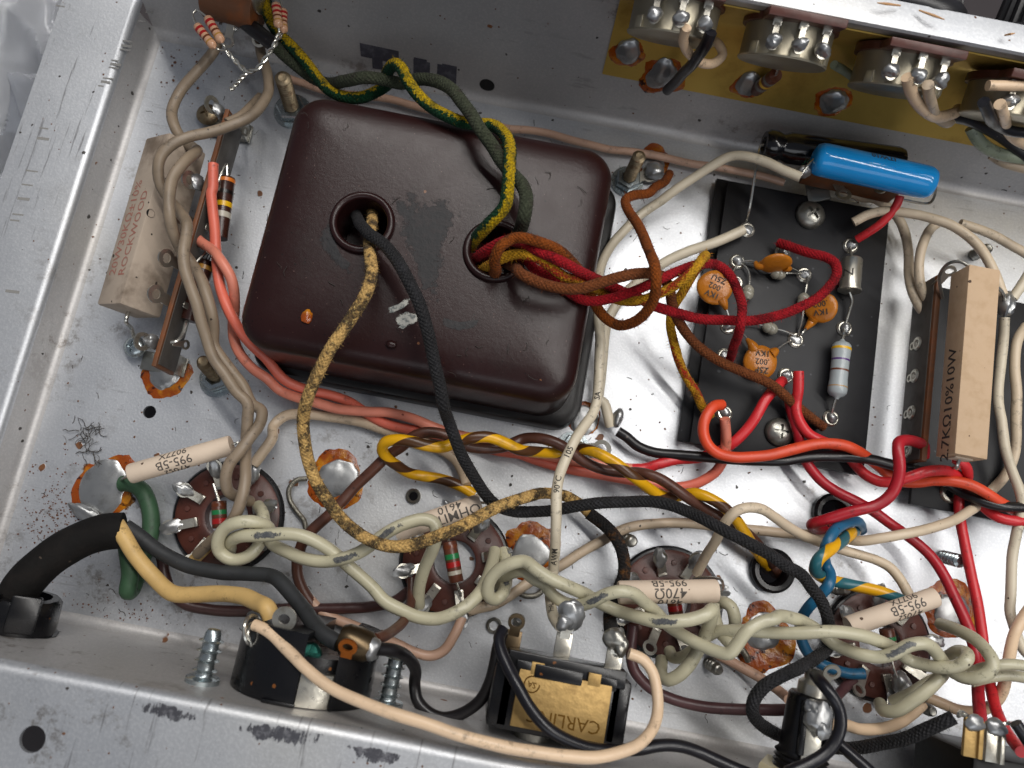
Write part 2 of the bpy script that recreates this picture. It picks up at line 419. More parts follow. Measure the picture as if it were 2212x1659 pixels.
m = Mat('flux', hexc('924208', .85), .22); m.mixc(m.ramp(m.noise(180, 5), .46, .68), hexc('c07c16', .85)); m.mixc(m.ramp(m.noise(420, 3, off=2.), .54, .68), hexc('3a1406', .8)); m.bump(m.noise(500, 4), .35, .9); G['flux'] = m.m
G['socket'] = solid('brown_phenolic', '5a3026', .42, .8, '34190f', .7, 130, .2, speck='6a3a28')
G['phen'] = solid('phenolic_strip', '6a4226', .6, .8, '8a4a1c', .8, 170, .2)
G['phenface'] = solid('phenolic_face', '5d5751', .6, .6, '3c342e', .6, 120, .1)
G['void'] = solid('dark_well', '0c0908', .7, .8)
G['board'] = solid('black_fibre_board', '141418', .5, .7, '24252a', .6, 40, .15, .35, speck='4a4b4f')
G['bakelite'] = solid('black_bakelite', '101013', .28, .75, '201e1d', .6, 80, .06, .4, '7a4a22')
G['rubber'] = solid('black_rubber', '151312', .85, .7, '262220', .7, 140, .5, .2, '4a4038')
G['ceramic'] = solid('pale_ceramic', 'e0ccb6', .72, .82, 'c9b098', .55, 90, .12, speck='5a4534')
G['ceramicd'] = solid('dirty_ceramic', 'bdac9a', .75, .74, '6a5948', .85, 70, .3, speck='2c2018')
G['cement'] = solid('tan_cement', 'cdaf8e', .74, .80, 'b3946f', .45, 200, .18, speck='4c3524')
G['ink'] = solid('black_ink', '35302c', .7, .8, '5a524a', .5, 900)
G['inkgrey'] = solid('grey_ink', '57504a', .7, .8)
G['inkred'] = solid('red_ink', 'b07262', .7, .75, 'a58a7a', .8, 900)
G['carbon'] = solid('brown_carbon_body', '40241c', .28, .8, '2a1511', .5, 150)
G['carbonr'] = solid('red_brown_carbon_body', '6a3a28', .34, .75, '4a2418', .6, 200)
G['tanres'] = solid('tan_lacquer', 'd8a886', .22, .8, 'c08c68', .3, 150)
G['greyres'] = solid('grey_lacquer', 'aeb6b8', .3, .75, '98a0a2', .3, 100)
for n_, h_ in dict(red='b01c1c', orange='d8782a', yellow='e8b418', green='1f8048', black='15110f', brown='70381c', violet='5a2f7a', silver='c0b8a8', gold='b8863a', grey='75706a').items():
    G['b_' + n_] = solid('band_' + n_, h_, .3, .8)
G['bluecap'] = solid('blue_film', '1c93dc', .12, .9, '157fc4', .4, 50, .02)
G['blackcap'] = solid('black_sleeve_film', '131316', .16, .8, '1f1f22', .4, 60, .03)
G['greenink'] = solid('green_ink', '1f6a4a', .5, .8)
G['orangecap'] = solid('orange_wax', 'c97a1e', .30, .72, 'a05c12', .6, 180, .3)
G['glass'] = solid('grey_glass_bead', 'a39f90', .2, .7, '7d796c', .4, 300)
G['ivory'] = plastic('ivory_plastic', 'cfc3a0')
G['knob'] = solid('black_knob', '1b1a1d', .38, .8, '2a2426', .5, 90)
G['bench'] = solid('bench_top', '3a3335', .6, .7, '2a2628', .6, 12, .1)
G['green'] = metal('green_screw', '3f8a7c', .3, .6, '1c4038', .5, 200)
m = Mat('clear_polythene', (.86, .88, .92, 1), .14); m.b.inputs['Transmission Weight'].default_value = .72; m.b.inputs['IOR'].default_value = 1.3; m.bump(m.noise(40, 3), 2., .4); G['poly'] = m.m
G['skin'] = solid('tan_cardboard', 'c99a6c', .8, .8)
G['marker'] = solid('marker_ink', '44434d', .55, .8, '6c6c74', .7, 500)
G['white'] = solid('white_paint', 'd9d6cc', .6, .85, 'a09c92', .5, 300)
G['scratch'] = solid('scratched_metal', '8c8a86', .5, .8)
def ragged(name, h, h2, rough, metal_=0., sc2=300, st=None, cover=.0):
    m = Mat(name, hexc(h, .7), rough, metal_, .3); m.mixc(m.ramp(m.noise(sc2 * 2, 5, .7), .45, .62), hexc(h2, .7))
    sp = m.n('ShaderNodeSeparateXYZ'); m.l(m.uv(), sp.inputs[0]); vec = None
    if st: q = m.n('ShaderNodeVectorMath', operation='MULTIPLY'); m.l(m.obj(), q.inputs[0]); q.inputs[1].default_value = st; vec = q.outputs[0]
    nz = m.noise(1. if st else sc2, 6, .75, vec=vec)
    al = m.ramp(m.math('ADD', sp.outputs[0], m.math('MULTIPLY', m.math('SUBTRACT', nz, .5), 2.6)), .42 - cover, .62 - cover)
    m.l(al, m.b.inputs['Alpha']); m.bump(m.noise(900, 4), .1, .8); return m.m
G['scuff'] = ragged('scuff', '5c5c62', '85858a', .5, .5, 300, (600, 200, 200), -.1)
G['smudge'] = ragged('smudge', '1c1b1e', '262022', .5, 0, 260, None, .15)
G['chip'] = ragged('chipped_paint', 'd2d0c6', '7d8280', .6, 0, 420, None, .25)
G['scrape'] = ragged('rubbed_grey', '5a5c60', '7d7d78', .4, 0, 500, None, .25)
G['crumb'] = solid('brown_crumb', '6e4020', .6, .75, '3c2010', .7, 400)
G['dullblack'] = solid('dull_black_moulding', '0d0d0e', .5, .75, '1a1918', .6, 80, .1, .25)
G['amber'] = ragged('amber_flux_stain', 'a8741c', '6a3c10', .3, 0, 160, None, -.02)

# ------------------------------------------------------------------ flat marks
def splash(m, z, pts, t=.03):
    """thin irregular mark lying at height z; its uv runs from 1 inside to 0 at the edge"""
    P = [at(x, y, z) for x, y in pts]; n = len(P); cc = sum(P, V()) / n; vs = [cc + V((0, 0, t))]; fs = []; uv = []; K = (.35, .7, 1.12)
    for k in K: vs += [cc.lerp(p, k) + V((0, 0, t * (1.15 - k))) for p in P]
    for i in range(n):
        q = (i + 1) % n; fs.append((0, 1 + i, 1 + q)); uv.append(((1, 0), (.85, 0), (.85, 0)))
        for j, (u0, u1) in enumerate(((.85, .6), (.6, 0))):
            a = 1 + j * n; fs.append((a + i, a + n + i, a + n + q, a + q)); uv.append(((u0, 0), (u1, 0), (u1, 0), (u0, 0)))
    return m.add(vs, fs, uv)

# ------------------------------------------------------------------ the setting: bench top, chassis sheet metal
XL, XR = -143., 235.
tag(MB().box((60, 60, -76), (1800, 1500, 12), bev=1).build('bench_top', G['bench']), kind='structure')
def sheet(prof, a0, a1, along='x', t=1.):
    """bent sheet: profile (u, z) swept; thickness t away from the inside"""
    n = len(prof); off = []
    for i in range(n):
        d = V(prof[min(i + 1, n - 1)]) - V(prof[max(i - 1, 0)]); d.normalize(); off.append((prof[i][0] + d.y * t, prof[i][1] - d.x * t))
    P = (lambda u, z, a: V((a, u, z))) if along == 'x' else (lambda u, z, a: V((u, a, z)))
    m = MB(); N = 24; vs = []; fs = []
    for j in range(N + 1):
        a = a0 + (a1 - a0) * j / N
        vs += [P(u, z, a) for u, z in prof] + [P(u, z, a) for u, z in off]
    k = 2 * n
    for j in range(N):
        for i in range(n - 1):
            q = j * k + i; fs.append((q, q + 1, q + k + 1, q + k)); q += n; fs.append((q + 1, q, q + k, q + k + 1))
        for i in (0, n - 1): q = j * k + i; fs.append((q, q + k, q + k + n, q + n) if i == 0 else (q, q + n, q + k + n, q + k))
    fs.append(tuple(list(range(n)) + list(range(2 * n - 1, n - 1, -1)))); b = N * k; fs.append(tuple([b + i for i in range(n - 1, -1, -1)] + [b + n + i for i in range(n)]))
    return m.add(vs, fs)
def arc(c, r, a0, a1, n=8): return [(c[0] + r * cos(radians(a0 + (a1 - a0) * i / n)), c[1] + r * sin(radians(a0 + (a1 - a0) * i / n))) for i in range(n + 1)]
ch = thing('amplifier_chassis', 'open zinc plated steel amplifier chassis holding all the parts and wiring', 'chassis', (0, 0, 0))
fl = MB().box((46, 1.25, -.5), (378, 187.5, 1), bev=0).build('floor_panel', G['zinc'], ch)
def vcut(p, r, h=6): return MB().cyl(V(p) - V((0, 0, h)), V(p) + V((0, 0, h)), r, seg=24)
carve(fl, [vcut(at(323, 890, 0), 2.0), vcut(at(893, 1072, 0), 1.9), vcut(at(1665, 1232, 0), 6.3), vcut(at(1795, 1110, 0), 6.0)])
# back wall (at the bottom of the picture) with its outward lip
bw = [(-92.5, 0)] + arc((-92.5, 3), 3, 270, 180)[1:] + [(-95.5, 50.4)]
b_ = sheet([(-u, z) for u, z in bw], XL, XR); b_.v = [V((v.x, -v.y, v.z)) for v in b_.v]; b_.f = [f[::-1] for f in b_.f]
b_.build('back_wall', G['wall'], ch)
bf = [(-95.5, 50.4)] + arc((-98.1, 50.4), 2.6, 0, 90)[1:] + [(-124, 53)]
b_ = sheet([(-u, z) for u, z in bf], XL - 16, XR); b_.v = [V((v.x, -v.y, v.z)) for v in b_.v]; b_.f = [f[::-1] for f in b_.f]
bfo = b_.build('back_flange', G['flange'], ch)
carve(bfo, [vcut(at(70, 1597, 53), 2.9)])
SCUFF = [[(500, 1570), (540, 1560), (600, 1564), (660, 1572), (720, 1586), (705, 1612), (640, 1614), (590, 1608), (535, 1596)], [(280, 1518), (330, 1508), (375, 1524), (425, 1538), (440, 1558), (380, 1564), (335, 1552), (295, 1536)], [(740, 1608), (800, 1610), (885, 1632), (870, 1654), (780, 1652)]]
# front wall (top of the picture): leans out, then the control panel leans back in over the pots
U1 = V((0, .2478, .9688)); N1 = V((0, -.9688, .2478)); F1 = V((0, 97.88, 3.03)); U2 = V((0, -.471, .882)); N2 = V((0, -.882, -.471))
fw = arc((94, 4), 4, 270, 346, 9) + [(108.3 - .4, 43.8 - 1.6)]
fw = [(95 - 1, 0)] + fw[1:]
fwo = sheet(fw, XL, XR).build('front_wall', G['wall'], ch)

sheet([(107.9, 42.2), (108.4, 43.4), (108.3, 44.6), (95.6, 67.6)], XL, XR).build('control_panel', G['wall'], ch)
sheet([(95.6, 67.6), (95.2, 68.5), (95.5, 69.3), (96.4, 69.6), (103.2, 69.6)], XL, XR).build('front_flange', G['flange'], ch)
# low end lip at the left
ew = [(-140, 0)] + arc((-140.5, 2.5), 2.5, 270, 184)[1:] + [(-144.4, 8.8)]
e_ = sheet([(-u, z) for u, z in ew], -92.4, 97.5, 'y'); e_.v = [V((-v.x, v.y, v.z)) for v in e_.v]; e_.f = [f[::-1] for f in e_.f]
# swept along y the other way round: flip so that the inside faces the chassis
e_.build('end_wall', G['wall'], ch)
ef = [(-144.4, 8.8)] + arc((-146.6, 8.9), 2.2, 4, 90, 6)[1:] + [(-168.6, 11.1)]
e_ = sheet([(-u, z) for u, z in ef], -94, 112, 'y'); e_.v = [V((-v.x, v.y, v.z)) for v in e_.v]; e_.f = [f[::-1] for f in e_.f]
efl = e_.build('end_flange', G['flange'], ch)
# scratches of a rule's marks along the end lip
mk = MB()
for i, (px, py, w_) in enumerate([(315, 25, 16), (300, 45, 14), (265, 88, 20), (262, 98, 22), (259, 106, 22), (240, 130, 16), (238, 138, 24), (235, 145, 22), (222, 168, 24), (218, 176, 20), (212, 185, 12), (85, 276, 20), (80, 298, 26), (56, 368, 26), (47, 398, 24), (38, 428, 26), (27, 462, 24), (22, 475, 20), (12, 628, 30), (120, 12, 20)]):
    p = at(px, py, 11.1); q = at(px + w_, py + w_ * .12, 11.1)
    mk.box((p + q) / 2 + V((0, 0, .02)), ((q - p).length, .5 if i % 3 else .9, .04), q - p, bev=0)
mk.build('scratch_marks', G['scratch'], ch)['kind'] = 'stuff'
# brass ground sheet on the front wall
def onF1(px, py, lift=0.):
    d = cr * ((px - CX) / FPX) - cu_ * ((py - CY) / FPX) - cb; o = F1 + N1 * lift
    return CAM + d * ((o - CAM).dot(N1) / d.dot(N1))
def onF2(px, py, lift=0.):
    d = cr * ((px - CX) / FPX) - cu_ * ((py - CY) / FPX) - cb; o = V((0, 108.3, 43.8)) + N2 * lift
    return CAM + d * ((o - CAM).dot(N2) / d.dot(N2))
b0 = F1 + U1 * 15.5; bt = V((0, 107.7, 42.4))
br = sheet([(b0.y + N1.y * .45, b0.z + N1.z * .45), (107.0, 42.0), (107.4, 43.5), (107.3, 45.0), (97.4, 63.2)], 9.5, XR, t=.4)
tag(br.build('brass_plate', G['brass']), 'tarnished brass ground sheet lining the front wall behind the potentiometers', 'brass plate')
for x, y in ((1052, 184), (2160, 420)):
    q = onF1(x, y, .02); MB().rev([(0, .02), (2.0, .02), (2.3, .1), (2.6, .0)], q, N1, 24).build('hole_shade_disc', G['void'], ch)  # near-black disc paints the shade inside an open hole in the wall
# marker strokes on the front wall
mp = thing('marker_writing', 'smudged blue black marker letters written low on the front wall', 'writing', onF1(900, 140))
for (px, py, w_, h_) in [(820, 116, 13, 3.4), (815, 130, 3.6, 5), (908, 139, 4.4, 3), (911, 148, 5.6, 4), (965, 156, 6.5, 3.4), (970, 165, 5, 6)]:
    MB().box(onF1(px, py, .06), (w_, h_ * 1.6, .05), (1, 0, -.03), N1, bev=0).build('ink_stroke', G['marker'], mp)

for q in SCUFF: splash(MB(), 53.02, q, .03).build('scuff_mark', G['scuff'], ch)
# polythene bag and cardboard on the bench, top left
bm = bmesh.new(); bmesh.ops.create_grid(bm, x_segments=110, y_segments=150, size=1)
for v in bm.verts:
    x, y = v.co.x * 60, v.co.y * 100
    q = noise.noise(V((x * .016, y * .010, 1))) * 1.6
    z = 26 * (1 - abs(noise.noise(V((x * .022 + q, y * .010, 4)))) * 2.4) + 14 * (1 - abs(noise.noise(V((x * .05 + y * .012 + q, y * .022, 9)))) * 2.2) + 4 * (1 - abs(noise.noise(V((x * .11, y * .05 + q, 2)))) * 2)
    v.co = V((x, y, z))
o_ = V((-238, 45, -52))
bag = MB().bm(bm, lambda c: o_ + c); k_ = len(bag.v)
bo = tag(bag.build('plastic_bag', G['poly']), 'crumpled clear plastic bag on the bench beyond the chassis end lip', 'plastic bag')
so = bo.modifiers.new('t', 'SOLIDIFY'); so.thickness = .0003
tag(MB().box((-262, 70, -66), (60, 150, 5), (1, .25, 0), bev=1.5).build('paper_stack', G['white']), 'white papers lying beneath the clear plastic bag', 'paper')

# ------------------------------------------------------------------ builders for the small hardware
def stud(label, base, top, r=1.75, nut=True, washer=True, mat='rusty', name='mounting_bolt', group='bolts standing up through the chassis floor', pitch=1.35):
    base = V(base); top = V(top); d = top - base; L = d.length; t = thing(name, label, 'bolt', base, group)
    pr = [(0, -.5), (r * .85, -.5)]; h = 0.
    while h < L - pitch: pr += [(r * .72, h), (r * .78, h + pitch * .2), (r * 1.04, h + pitch * .6), (r * 1.0, h + pitch * .75)]; h += pitch
    pr += [(r * .8, L - .25), (r * .55, L), (0, L - .12)]
    MB().rev(pr, base, d, 20).build('threaded_shaft', G[mat], t, sharp=20)
    if nut:
        a = random.random(); pr = []
        n = MB(); R = r * 2.05
        n.rev([(r * .95, .7), (R * .93, .7), (R, 1.2), (R, 3.6), (R * .9, 4.1), (r * 1.25, 4.15), (r * .95, 3.7)], base, V((0, 0, 1)), 6, (cos(a), sin(a), 0)).build('nut', G['zscrew'], t)
    if washer: MB().rev([(r, 0), (r * 2.6, 0), (r * 2.65, .4), (r * 2.6, .75), (r, .75)], base, V((0, 0, 1)), 30).build('washer', G['zscrew'], t)
    return t
def phillips(label, p, ax, r, mat='steel', name='phillips_screw', group='round headed phillips screws'):
    p = V(p); ax = V(ax).normalized(); t = thing(name, label, 'screw', p, group)
    h = MB().rev([(0, -.6), (r * .8, -.6), (r * .98, 0), (r, r * .16), (r * .9, r * .36), (r * .66, r * .54), (r * .35, r * .64), (0, r * .67)], p, ax, 30).build('screw_head', G[mat], t)
    e = ax.orthogonal().normalized(); e = (e + ax.cross(e) * random.uniform(-1, 1)).normalized(); cs = []
    for q in (e, ax.cross(e)): cs.append(MB().box(p + ax * r * .62, (r * 1.0, r * .2, r * .55), q, ax, bev=0))
    carve(h, cs); return t
def flux_ring(m, p, R, seed, ax=V((0, 0, 1)), e=V((1, 0, 0)), hgt=.35, st=1.):
    n = 44; f = ax.cross(e); vs = [p + ax * hgt]; fs = []
    for j, (k, h) in enumerate(((.45, hgt * 1.3), (.72, hgt * 1.2), (.9, hgt * .8), (1., .03))):
        for i in range(n):
            a = 2 * pi * i / n; rr = R * k * (1 + .34 * noise.noise(V((cos(a) * 1.2, sin(a) * 1.2, seed * 1.7))) + .09 * noise.noise(V((cos(a) * 6, sin(a) * 6, seed + 3)) ))
            vs.append(p + (e * cos(a) * st + f * sin(a)) * rr + ax * h)
    for i in range(n): fs.append((0, 1 + i, 1 + (i + 1) % n))
    for j in range(3):
        for i in range(n): a = 1 + j * n + i; b = 1 + j * n + (i + 1) % n; fs.append((a, a + n, b + n, b))
    return m.add(vs, fs)
def solder_joint(label, p, R, seed, r2=.64, hgt=1.1, off=(0, 0), ax=V((0, 0, 1)), e=V((1, 0, 0)), st=1., sy=1.):
    p = V(p); t = thing('solder_joint', label, 'solder joint', p, 'solder joints on the sheet metal')
    flux_ring(MB(), p, R, seed, ax, e, st=st).build('flux_ring', G['flux'], t)
    f = ax.cross(e)
    MB().blob(p + e * off[0] + f * off[1] + ax * .35, R * r2 * st, R * r2 * sy, hgt * .75, seed, .24, e, ax, 4, -.1, .9).build('solder', G['solder'], t)
    return t
def leadw(parent, pts, r=.4, name='lead', mat='lead'):
    return MB().tube(spline([V(p) for p in pts], .6), r, 8).build(name, G[mat], parent)
PROF = {'cyl': [(0, 0), (.93, 0), (1, .02), (1, .98), (.93, 1), (0, 1)],
        'carb': [(0, 0), (.95, 0), (1, .015), (1, .985), (.95, 1), (0, 1)],
        'dog': [(0, -.05), (.18, -.05), (.35, -.01), (.75, .02), (.97, .07), (1, .14), (.96, .24), (.92, .32), (.92, .68), (.96, .76), (1, .86), (.97, .93), (.75, .98), (.35, 1.01), (.18, 1.05), (0, 1.05)],
        'cap': [(0, 0), (.55, .0), (.85, .015), (.97, .05), (1, .09), (1, .91), (.97, .95), (.85, .985), (.55, 1), (0, 1)]}
def axial(name, label, cat, p0, p1, r, mat, prof='cyl', bands=(), leads=(), group=None, lr=.42, seg=30, lmat='lead'):
    p0 = V(p0); p1 = V(p1); d = p1 - p0; L = d.length; P = PROF[prof] if isinstance(prof, str) else prof
    mid = (p0 + p1) / 2; t = thing(name, label, cat, mid - V((0, 0, r)), group)
    b = MB().rev([(a * r, h * L) for a, h in P], p0, d, seg).build('body', G[mat], t, sharp=50)
    def rad(s):
        for (a, h), (a2, h2) in zip(P, P[1:]):
            if h <= s <= h2 and h2 > h: return a + (a2 - a) * (s - h) / (h2 - h)
        return 1
    for s, wd, bmt in bands:
        q = [s - wd / 2 + wd * i / 4 for i in range(5)]
        MB().rev([(rad(q[0]) * r - .02, q[0] * L)] + [(rad(x) * r + .05, x * L) for x in q] + [(rad(q[4]) * r - .02, q[4] * L)], p0, d, seg).build('colour_band', G['b_' + bmt], t)
    for l in leads: leadw(t, l, lr, mat=lmat)
    return t

# ------------------------------------------------------------------ the transformer cover
def rr(x0, x1, y0, y1, r, n=9):
    out = []
    for cx, cy, a in ((x1 - r, y1 - r, 0), (x0 + r, y1 - r, 90), (x0 + r, y0 + r, 180), (x1 - r, y0 + r, 270)):
        for i in range(n + 1): b = radians(a + 90 * i / n); out.append((cx + r * cos(b), cy + r * sin(b)))
    return out
def rbox(m, x0, x1, y0, y1, lay, cr_):
    """lay: (inset, z) from bottom up; closed"""
    vs = []; fs = []; n = None
    for ins, z in lay:
        p = rr(x0 + ins, x1 - ins, y0 + ins, y1 - ins, max(cr_ - ins * .75, 1.2)); n = len(p); vs += [V((x, y, z)) for x, y in p]
    for j in range(len(lay) - 1):
        for i in range(n): q = (i + 1) % n; fs.append((j * n + i, j * n + q, (j + 1) * n + q, (j + 1) * n + i))
    fs.append(tuple(range(n - 1, -1, -1))); b = (len(lay) - 1) * n; fs.append(tuple(b + i for i in range(n)))
    return m.add(vs, fs)
tr = thing('transformer_cover', 'large dark brown enamelled transformer cover with two wire holes in its top', 'transformer', (-30, 28, 0))
lay = [(0, 3.), (.2, 12), (.4, 29.5)] + [(.4 + 6. * (1 - cos(radians(a))), 29.5 + 5.8 * sin(radians(a))) for a in (10, 20, 30, 40, 50, 60, 70, 80)] + [(6.4, 35.5), (9, 35.85), (14, 36.05), (20, 36.1), (26, 36.1)]
cv = rbox(MB(), -78.0, 17.9, -10, 67.9, lay, 9.5).build('cover_shell', G['can'], tr)
g1 = A('@22 835 252 36'); g2 = A('@22 1855 470 36'); g1.z = g2.z = 36.1
carve(cv, [MB().cyl(g - V((0, 0, 14)), g + V((0, 0, 6)), 7.1, seg=40) for g in (g1, g2)])
for g in (g1, g2): MB().torus(g + V((0, 0, .45)), (0, 0, 1), 8.05, 1.1, 56, 14).rev([(7.05, -6), (7.0, .4)], g, (0, 0, 1), 48).build('hole_rim', G['can'], tr)
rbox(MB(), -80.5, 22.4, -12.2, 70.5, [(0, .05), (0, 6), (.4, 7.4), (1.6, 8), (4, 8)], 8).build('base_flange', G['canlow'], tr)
splash(MB(), 36.13, [(837, 677), (842, 664), (862, 656), (875, 643), (886, 646), (884, 656), (868, 666), (850, 676)]).build('paint_splash', G['chip'], tr)
splash(MB(), 36.13, [(855, 685), (862, 676), (890, 675), (906, 680), (900, 694), (884, 703), (872, 712), (858, 711), (864, 703), (856, 696)]).build('paint_splash', G['chip'], tr)
MB().blob(at(663, 684, 36.1), 1.5, 1.9, .7, 2, .4).build('rust_blister', G['flux'], tr)
MB().blob(at(845, 744, 36.1), 1.4, 1.2, .8, 3, .3).build('enamel_drip', G['can'], tr)
SM = [(840, 415), (900, 425), (965, 432), (990, 455), (985, 500), (960, 530), (955, 580), (945, 640), (920, 650), (900, 600), (895, 550), (870, 520), (865, 470), (850, 440)]
splash(MB(), 36.12, SM, .03).build('dark_smudge', G['smudge'], tr)
splash(MB(), 36.11, [(690, 500), (705, 470), (725, 520), (740, 555), (770, 580), (760, 600), (715, 570), (695, 535)], .02).build('dark_smudge', G['smudge'], tr)
splash(MB(), 36.12, [(955, 685), (990, 695), (1040, 690), (1030, 710), (990, 715), (960, 705)], .02).build('dark_smudge', G['smudge'], tr)
stud('tall rusty bolt standing at the top left corner of the transformer cover', V((-90, 77.5, 0)), V((-87.2, 76.2, 23)), 2.4)
stud('tall rusty bolt at the top right corner of the transformer cover', V((25.1, 75.5, 0)), V((25.6, 75.3, 19)), 2.1)
stud('short bolt by the lower right corner of the transformer cover under white wire', V((22.5, -16.5, 0)), V((24, -17, 9)), 2.0)
stud('bolt with nut under the tan twisted wires left of the transformer cover', V((-90.8, -16.3, 0)), V((-92, -13.4, 13)), 2.2)
# solder lugs on two of the bolts
t = thing('ground_lug', 'soldered ring lug on the bolt at the transformer top right corner', 'solder lug', V((28, 77, 1)), 'ring lugs on bolts')
MB().lug(V((24, 74.8, 1.0)), (.9, .45, .12), (-.45, .9, 0), 11.5, 5.5, .6, .45).build('lug', G['tin'], t)
MB().blob(A('@31 1130 1310 4'), 3.4, 3, 2.2, 5, .3).build('solder', G['solder'], t)
t = thing('ground_lug', 'soldered ring lug where the thick black wire starts below the transformer', 'solder lug', V((29, -14, 1)), 'ring lugs on bolts')
MB().lug(V((22, -17, 1.2)), (.97, .15, .2), (-.15, .97, 0), 12.5, 6, .6, .5).build('lug', G['tin'], t)
MB().blob(A('@33 840 290 5'), 1.7, 3, 3.2, 8, .3).build('solder', G['solder'], t)
solder_joint('solder spot behind the top right transformer bolt', at(1408, 350, 0), 6.0, 11, .7, 1.)
solder_joint('solder spot at the lower right foot of the transformer cover', at(1262, 905, 0), 5.6, 12, .8, .7)

# ------------------------------------------------------------------ solder joints on the floor
solder_joint('round shiny solder joint with brown flux below the left terminal strip', A('@12 1255 1420 0'), 7.6, 1, .64, 1.5, (.4, 0))
g = solder_joint('large dull solder patch with yellow flux beside the black power cord', A('@13 800 830 0'), 11, 2, .74, 1.3, (0, .5), st=.86)
splash(MB(), .06, [(165, 1020), (180, 985), (215, 985), (265, 985), (290, 1005), (285, 1060), (300, 1090), (260, 1120), (210, 1128), (170, 1120), (155, 1080), (160, 1050)], .02).build('flux_stain', G['amber'], g)
MB().blob(A('@13 650 1010 2'), 5, 2, 1.6, 9, .5, (.9, -.3, 0)).build('solder_spur', G['solder'], g)
solder_joint('flat solder joint ringed with brown flux under the charred yellow wire', A('@23 630 760 0'), 9.0, 3, .66, .9, (.2, .3))
solder_joint('solder joint with bubbled flux left of the printed white wire foot', A('@33 190 1290 0'), 8.8, 4, .66, .9, (-.5, -1.6))
solder_joint('solder joint with thick orange flux between third and fourth tube sockets', A('@44 150 660 0'), 9.2, 5, .6, 1.4, (-.6, 1.6))
solder_joint('solder joint behind the rightmost white ceramic resistor', A('@44 1580 440 0'), 8.6, 6, .66, 1.5, (.5, -.8))

# ------------------------------------------------------------------ small posts, rivets, holes
def rivet(label, px, py, R=2.3):
    p = at(px, py, 0)
    return tag(MB().rev([(R * .6, -1.5), (R * .6, .9), (R * .8, 1.3), (R, 1.), (R * 1.05, .1), (R * .9, -.1)], p, (0, 0, 1), 26).build('rivet', G['steel']), label, 'rivet', 'rivets and posts in the floor')
rivet('small hollow rivet in the floor right of the fluxed solder joint', 893, 1072)
rivet('small round rivet in the floor above the left end of the toggle switch', 1067, 1351)
t = tag(MB().lug(at(1112, 1372, 1.5), (.1, 1, .25), (1, -.1, 0), 6.5, 3.6, .6, .4).build('ground_tab', G['steel']), 'small upright metal tab at the left end of the brass faced switch', 'tab')
stud('short screw end standing in the floor above the third tube socket', A('@33 890 1210 0'), A('@33 965 1235 6'), 1.9, False, False, 'steel', 'screw_end', 'screw ends in the floor')
stud('short screw end in the floor below the third tube socket', A('@34 1540 850 0'), A('@34 1625 910 6'), 1.8, False, False, 'steel', 'screw_end', 'screw ends in the floor')
stud('shiny coarse screw end between the two red wires at right', A('@43 1520 1350 0'), A('@43 1660 1385 9'), 2.0, False, False, 'zscrew', 'screw_end', 'screw ends in the floor', 1.5)
stud('dark screw end in the floor under the white wire arch at right', A('@42 1755 500 0'), A('@42 1880 440 8'), 1.8, False, False, 'steel', 'screw_end', 'screw ends in the floor', 1.2)
stud('screw end in the floor partly under the striped yellow and blue wire', A('@44 690 285 0'), A('@44 795 290 5'), 1.7, False, False, 'steel', 'screw_end', 'screw ends in the floor')
stud('screw end in the floor behind the black cloth wire lower right', A('@44 1370 1190 0'), A('@44 1450 1230 5'), 1.7, False, False, 'steel', 'screw_end', 'screw ends in the floor')
# coarse self tapping screws through the back wall
def tapper(label, bx, bz, L):
    p = V((bx, -95.2, bz)); pr = [(0, -1), (4.1, -1), (4.1, .9), (3.7, 1.1), (2.3, 1.2)]; h = 1.6
    while h < L - 1.5: pr += [(2.0, h), (2.05, h + .7), (3.0, h + 1.15), (2.1, h + 1.5)]; h += 2.35
    pr += [(1.9, L - .8), (1.5, L), (0, L - .2)]
    return tag(MB().rev(pr, p, (0, 1, .06), 22).build('self_tapping_screw', G['zscrew'], origin=p, sharp=60), label, 'screw', 'self tapping screws through the back wall')
q = atY(437, 1470, -95); tapper('coarse screw through the back wall left of the black outlet', q.x, q.z, 12.5)
q = atY(836, 1521, -95); tapper('coarse screw through the back wall right of the black outlet', q.x, q.z, 14)
# wire grommets in the floor
def grommet(label, px, py, R):
    p = at(px, py, 0); m = MB().rev([(R * .62, -3), (R * .62, 2.0), (R * .72, 2.9), (R * .92, 3.0), (R * 1.05, 2.2), (R * 1.05, .1), (R * .95, -.2), (R * .95, -3)], p, (0, 0, 1), 36)
    return tag(m.build('wire_grommet', G['bakelite']), label, 'grommet', 'grommets in the floor')
grommet('black grommet with the brown and yellow wires going down through it', 1665, 1232, 6.4)
grommet('black grommet under the loop of dark red wire', 1795, 1110, 6.0)

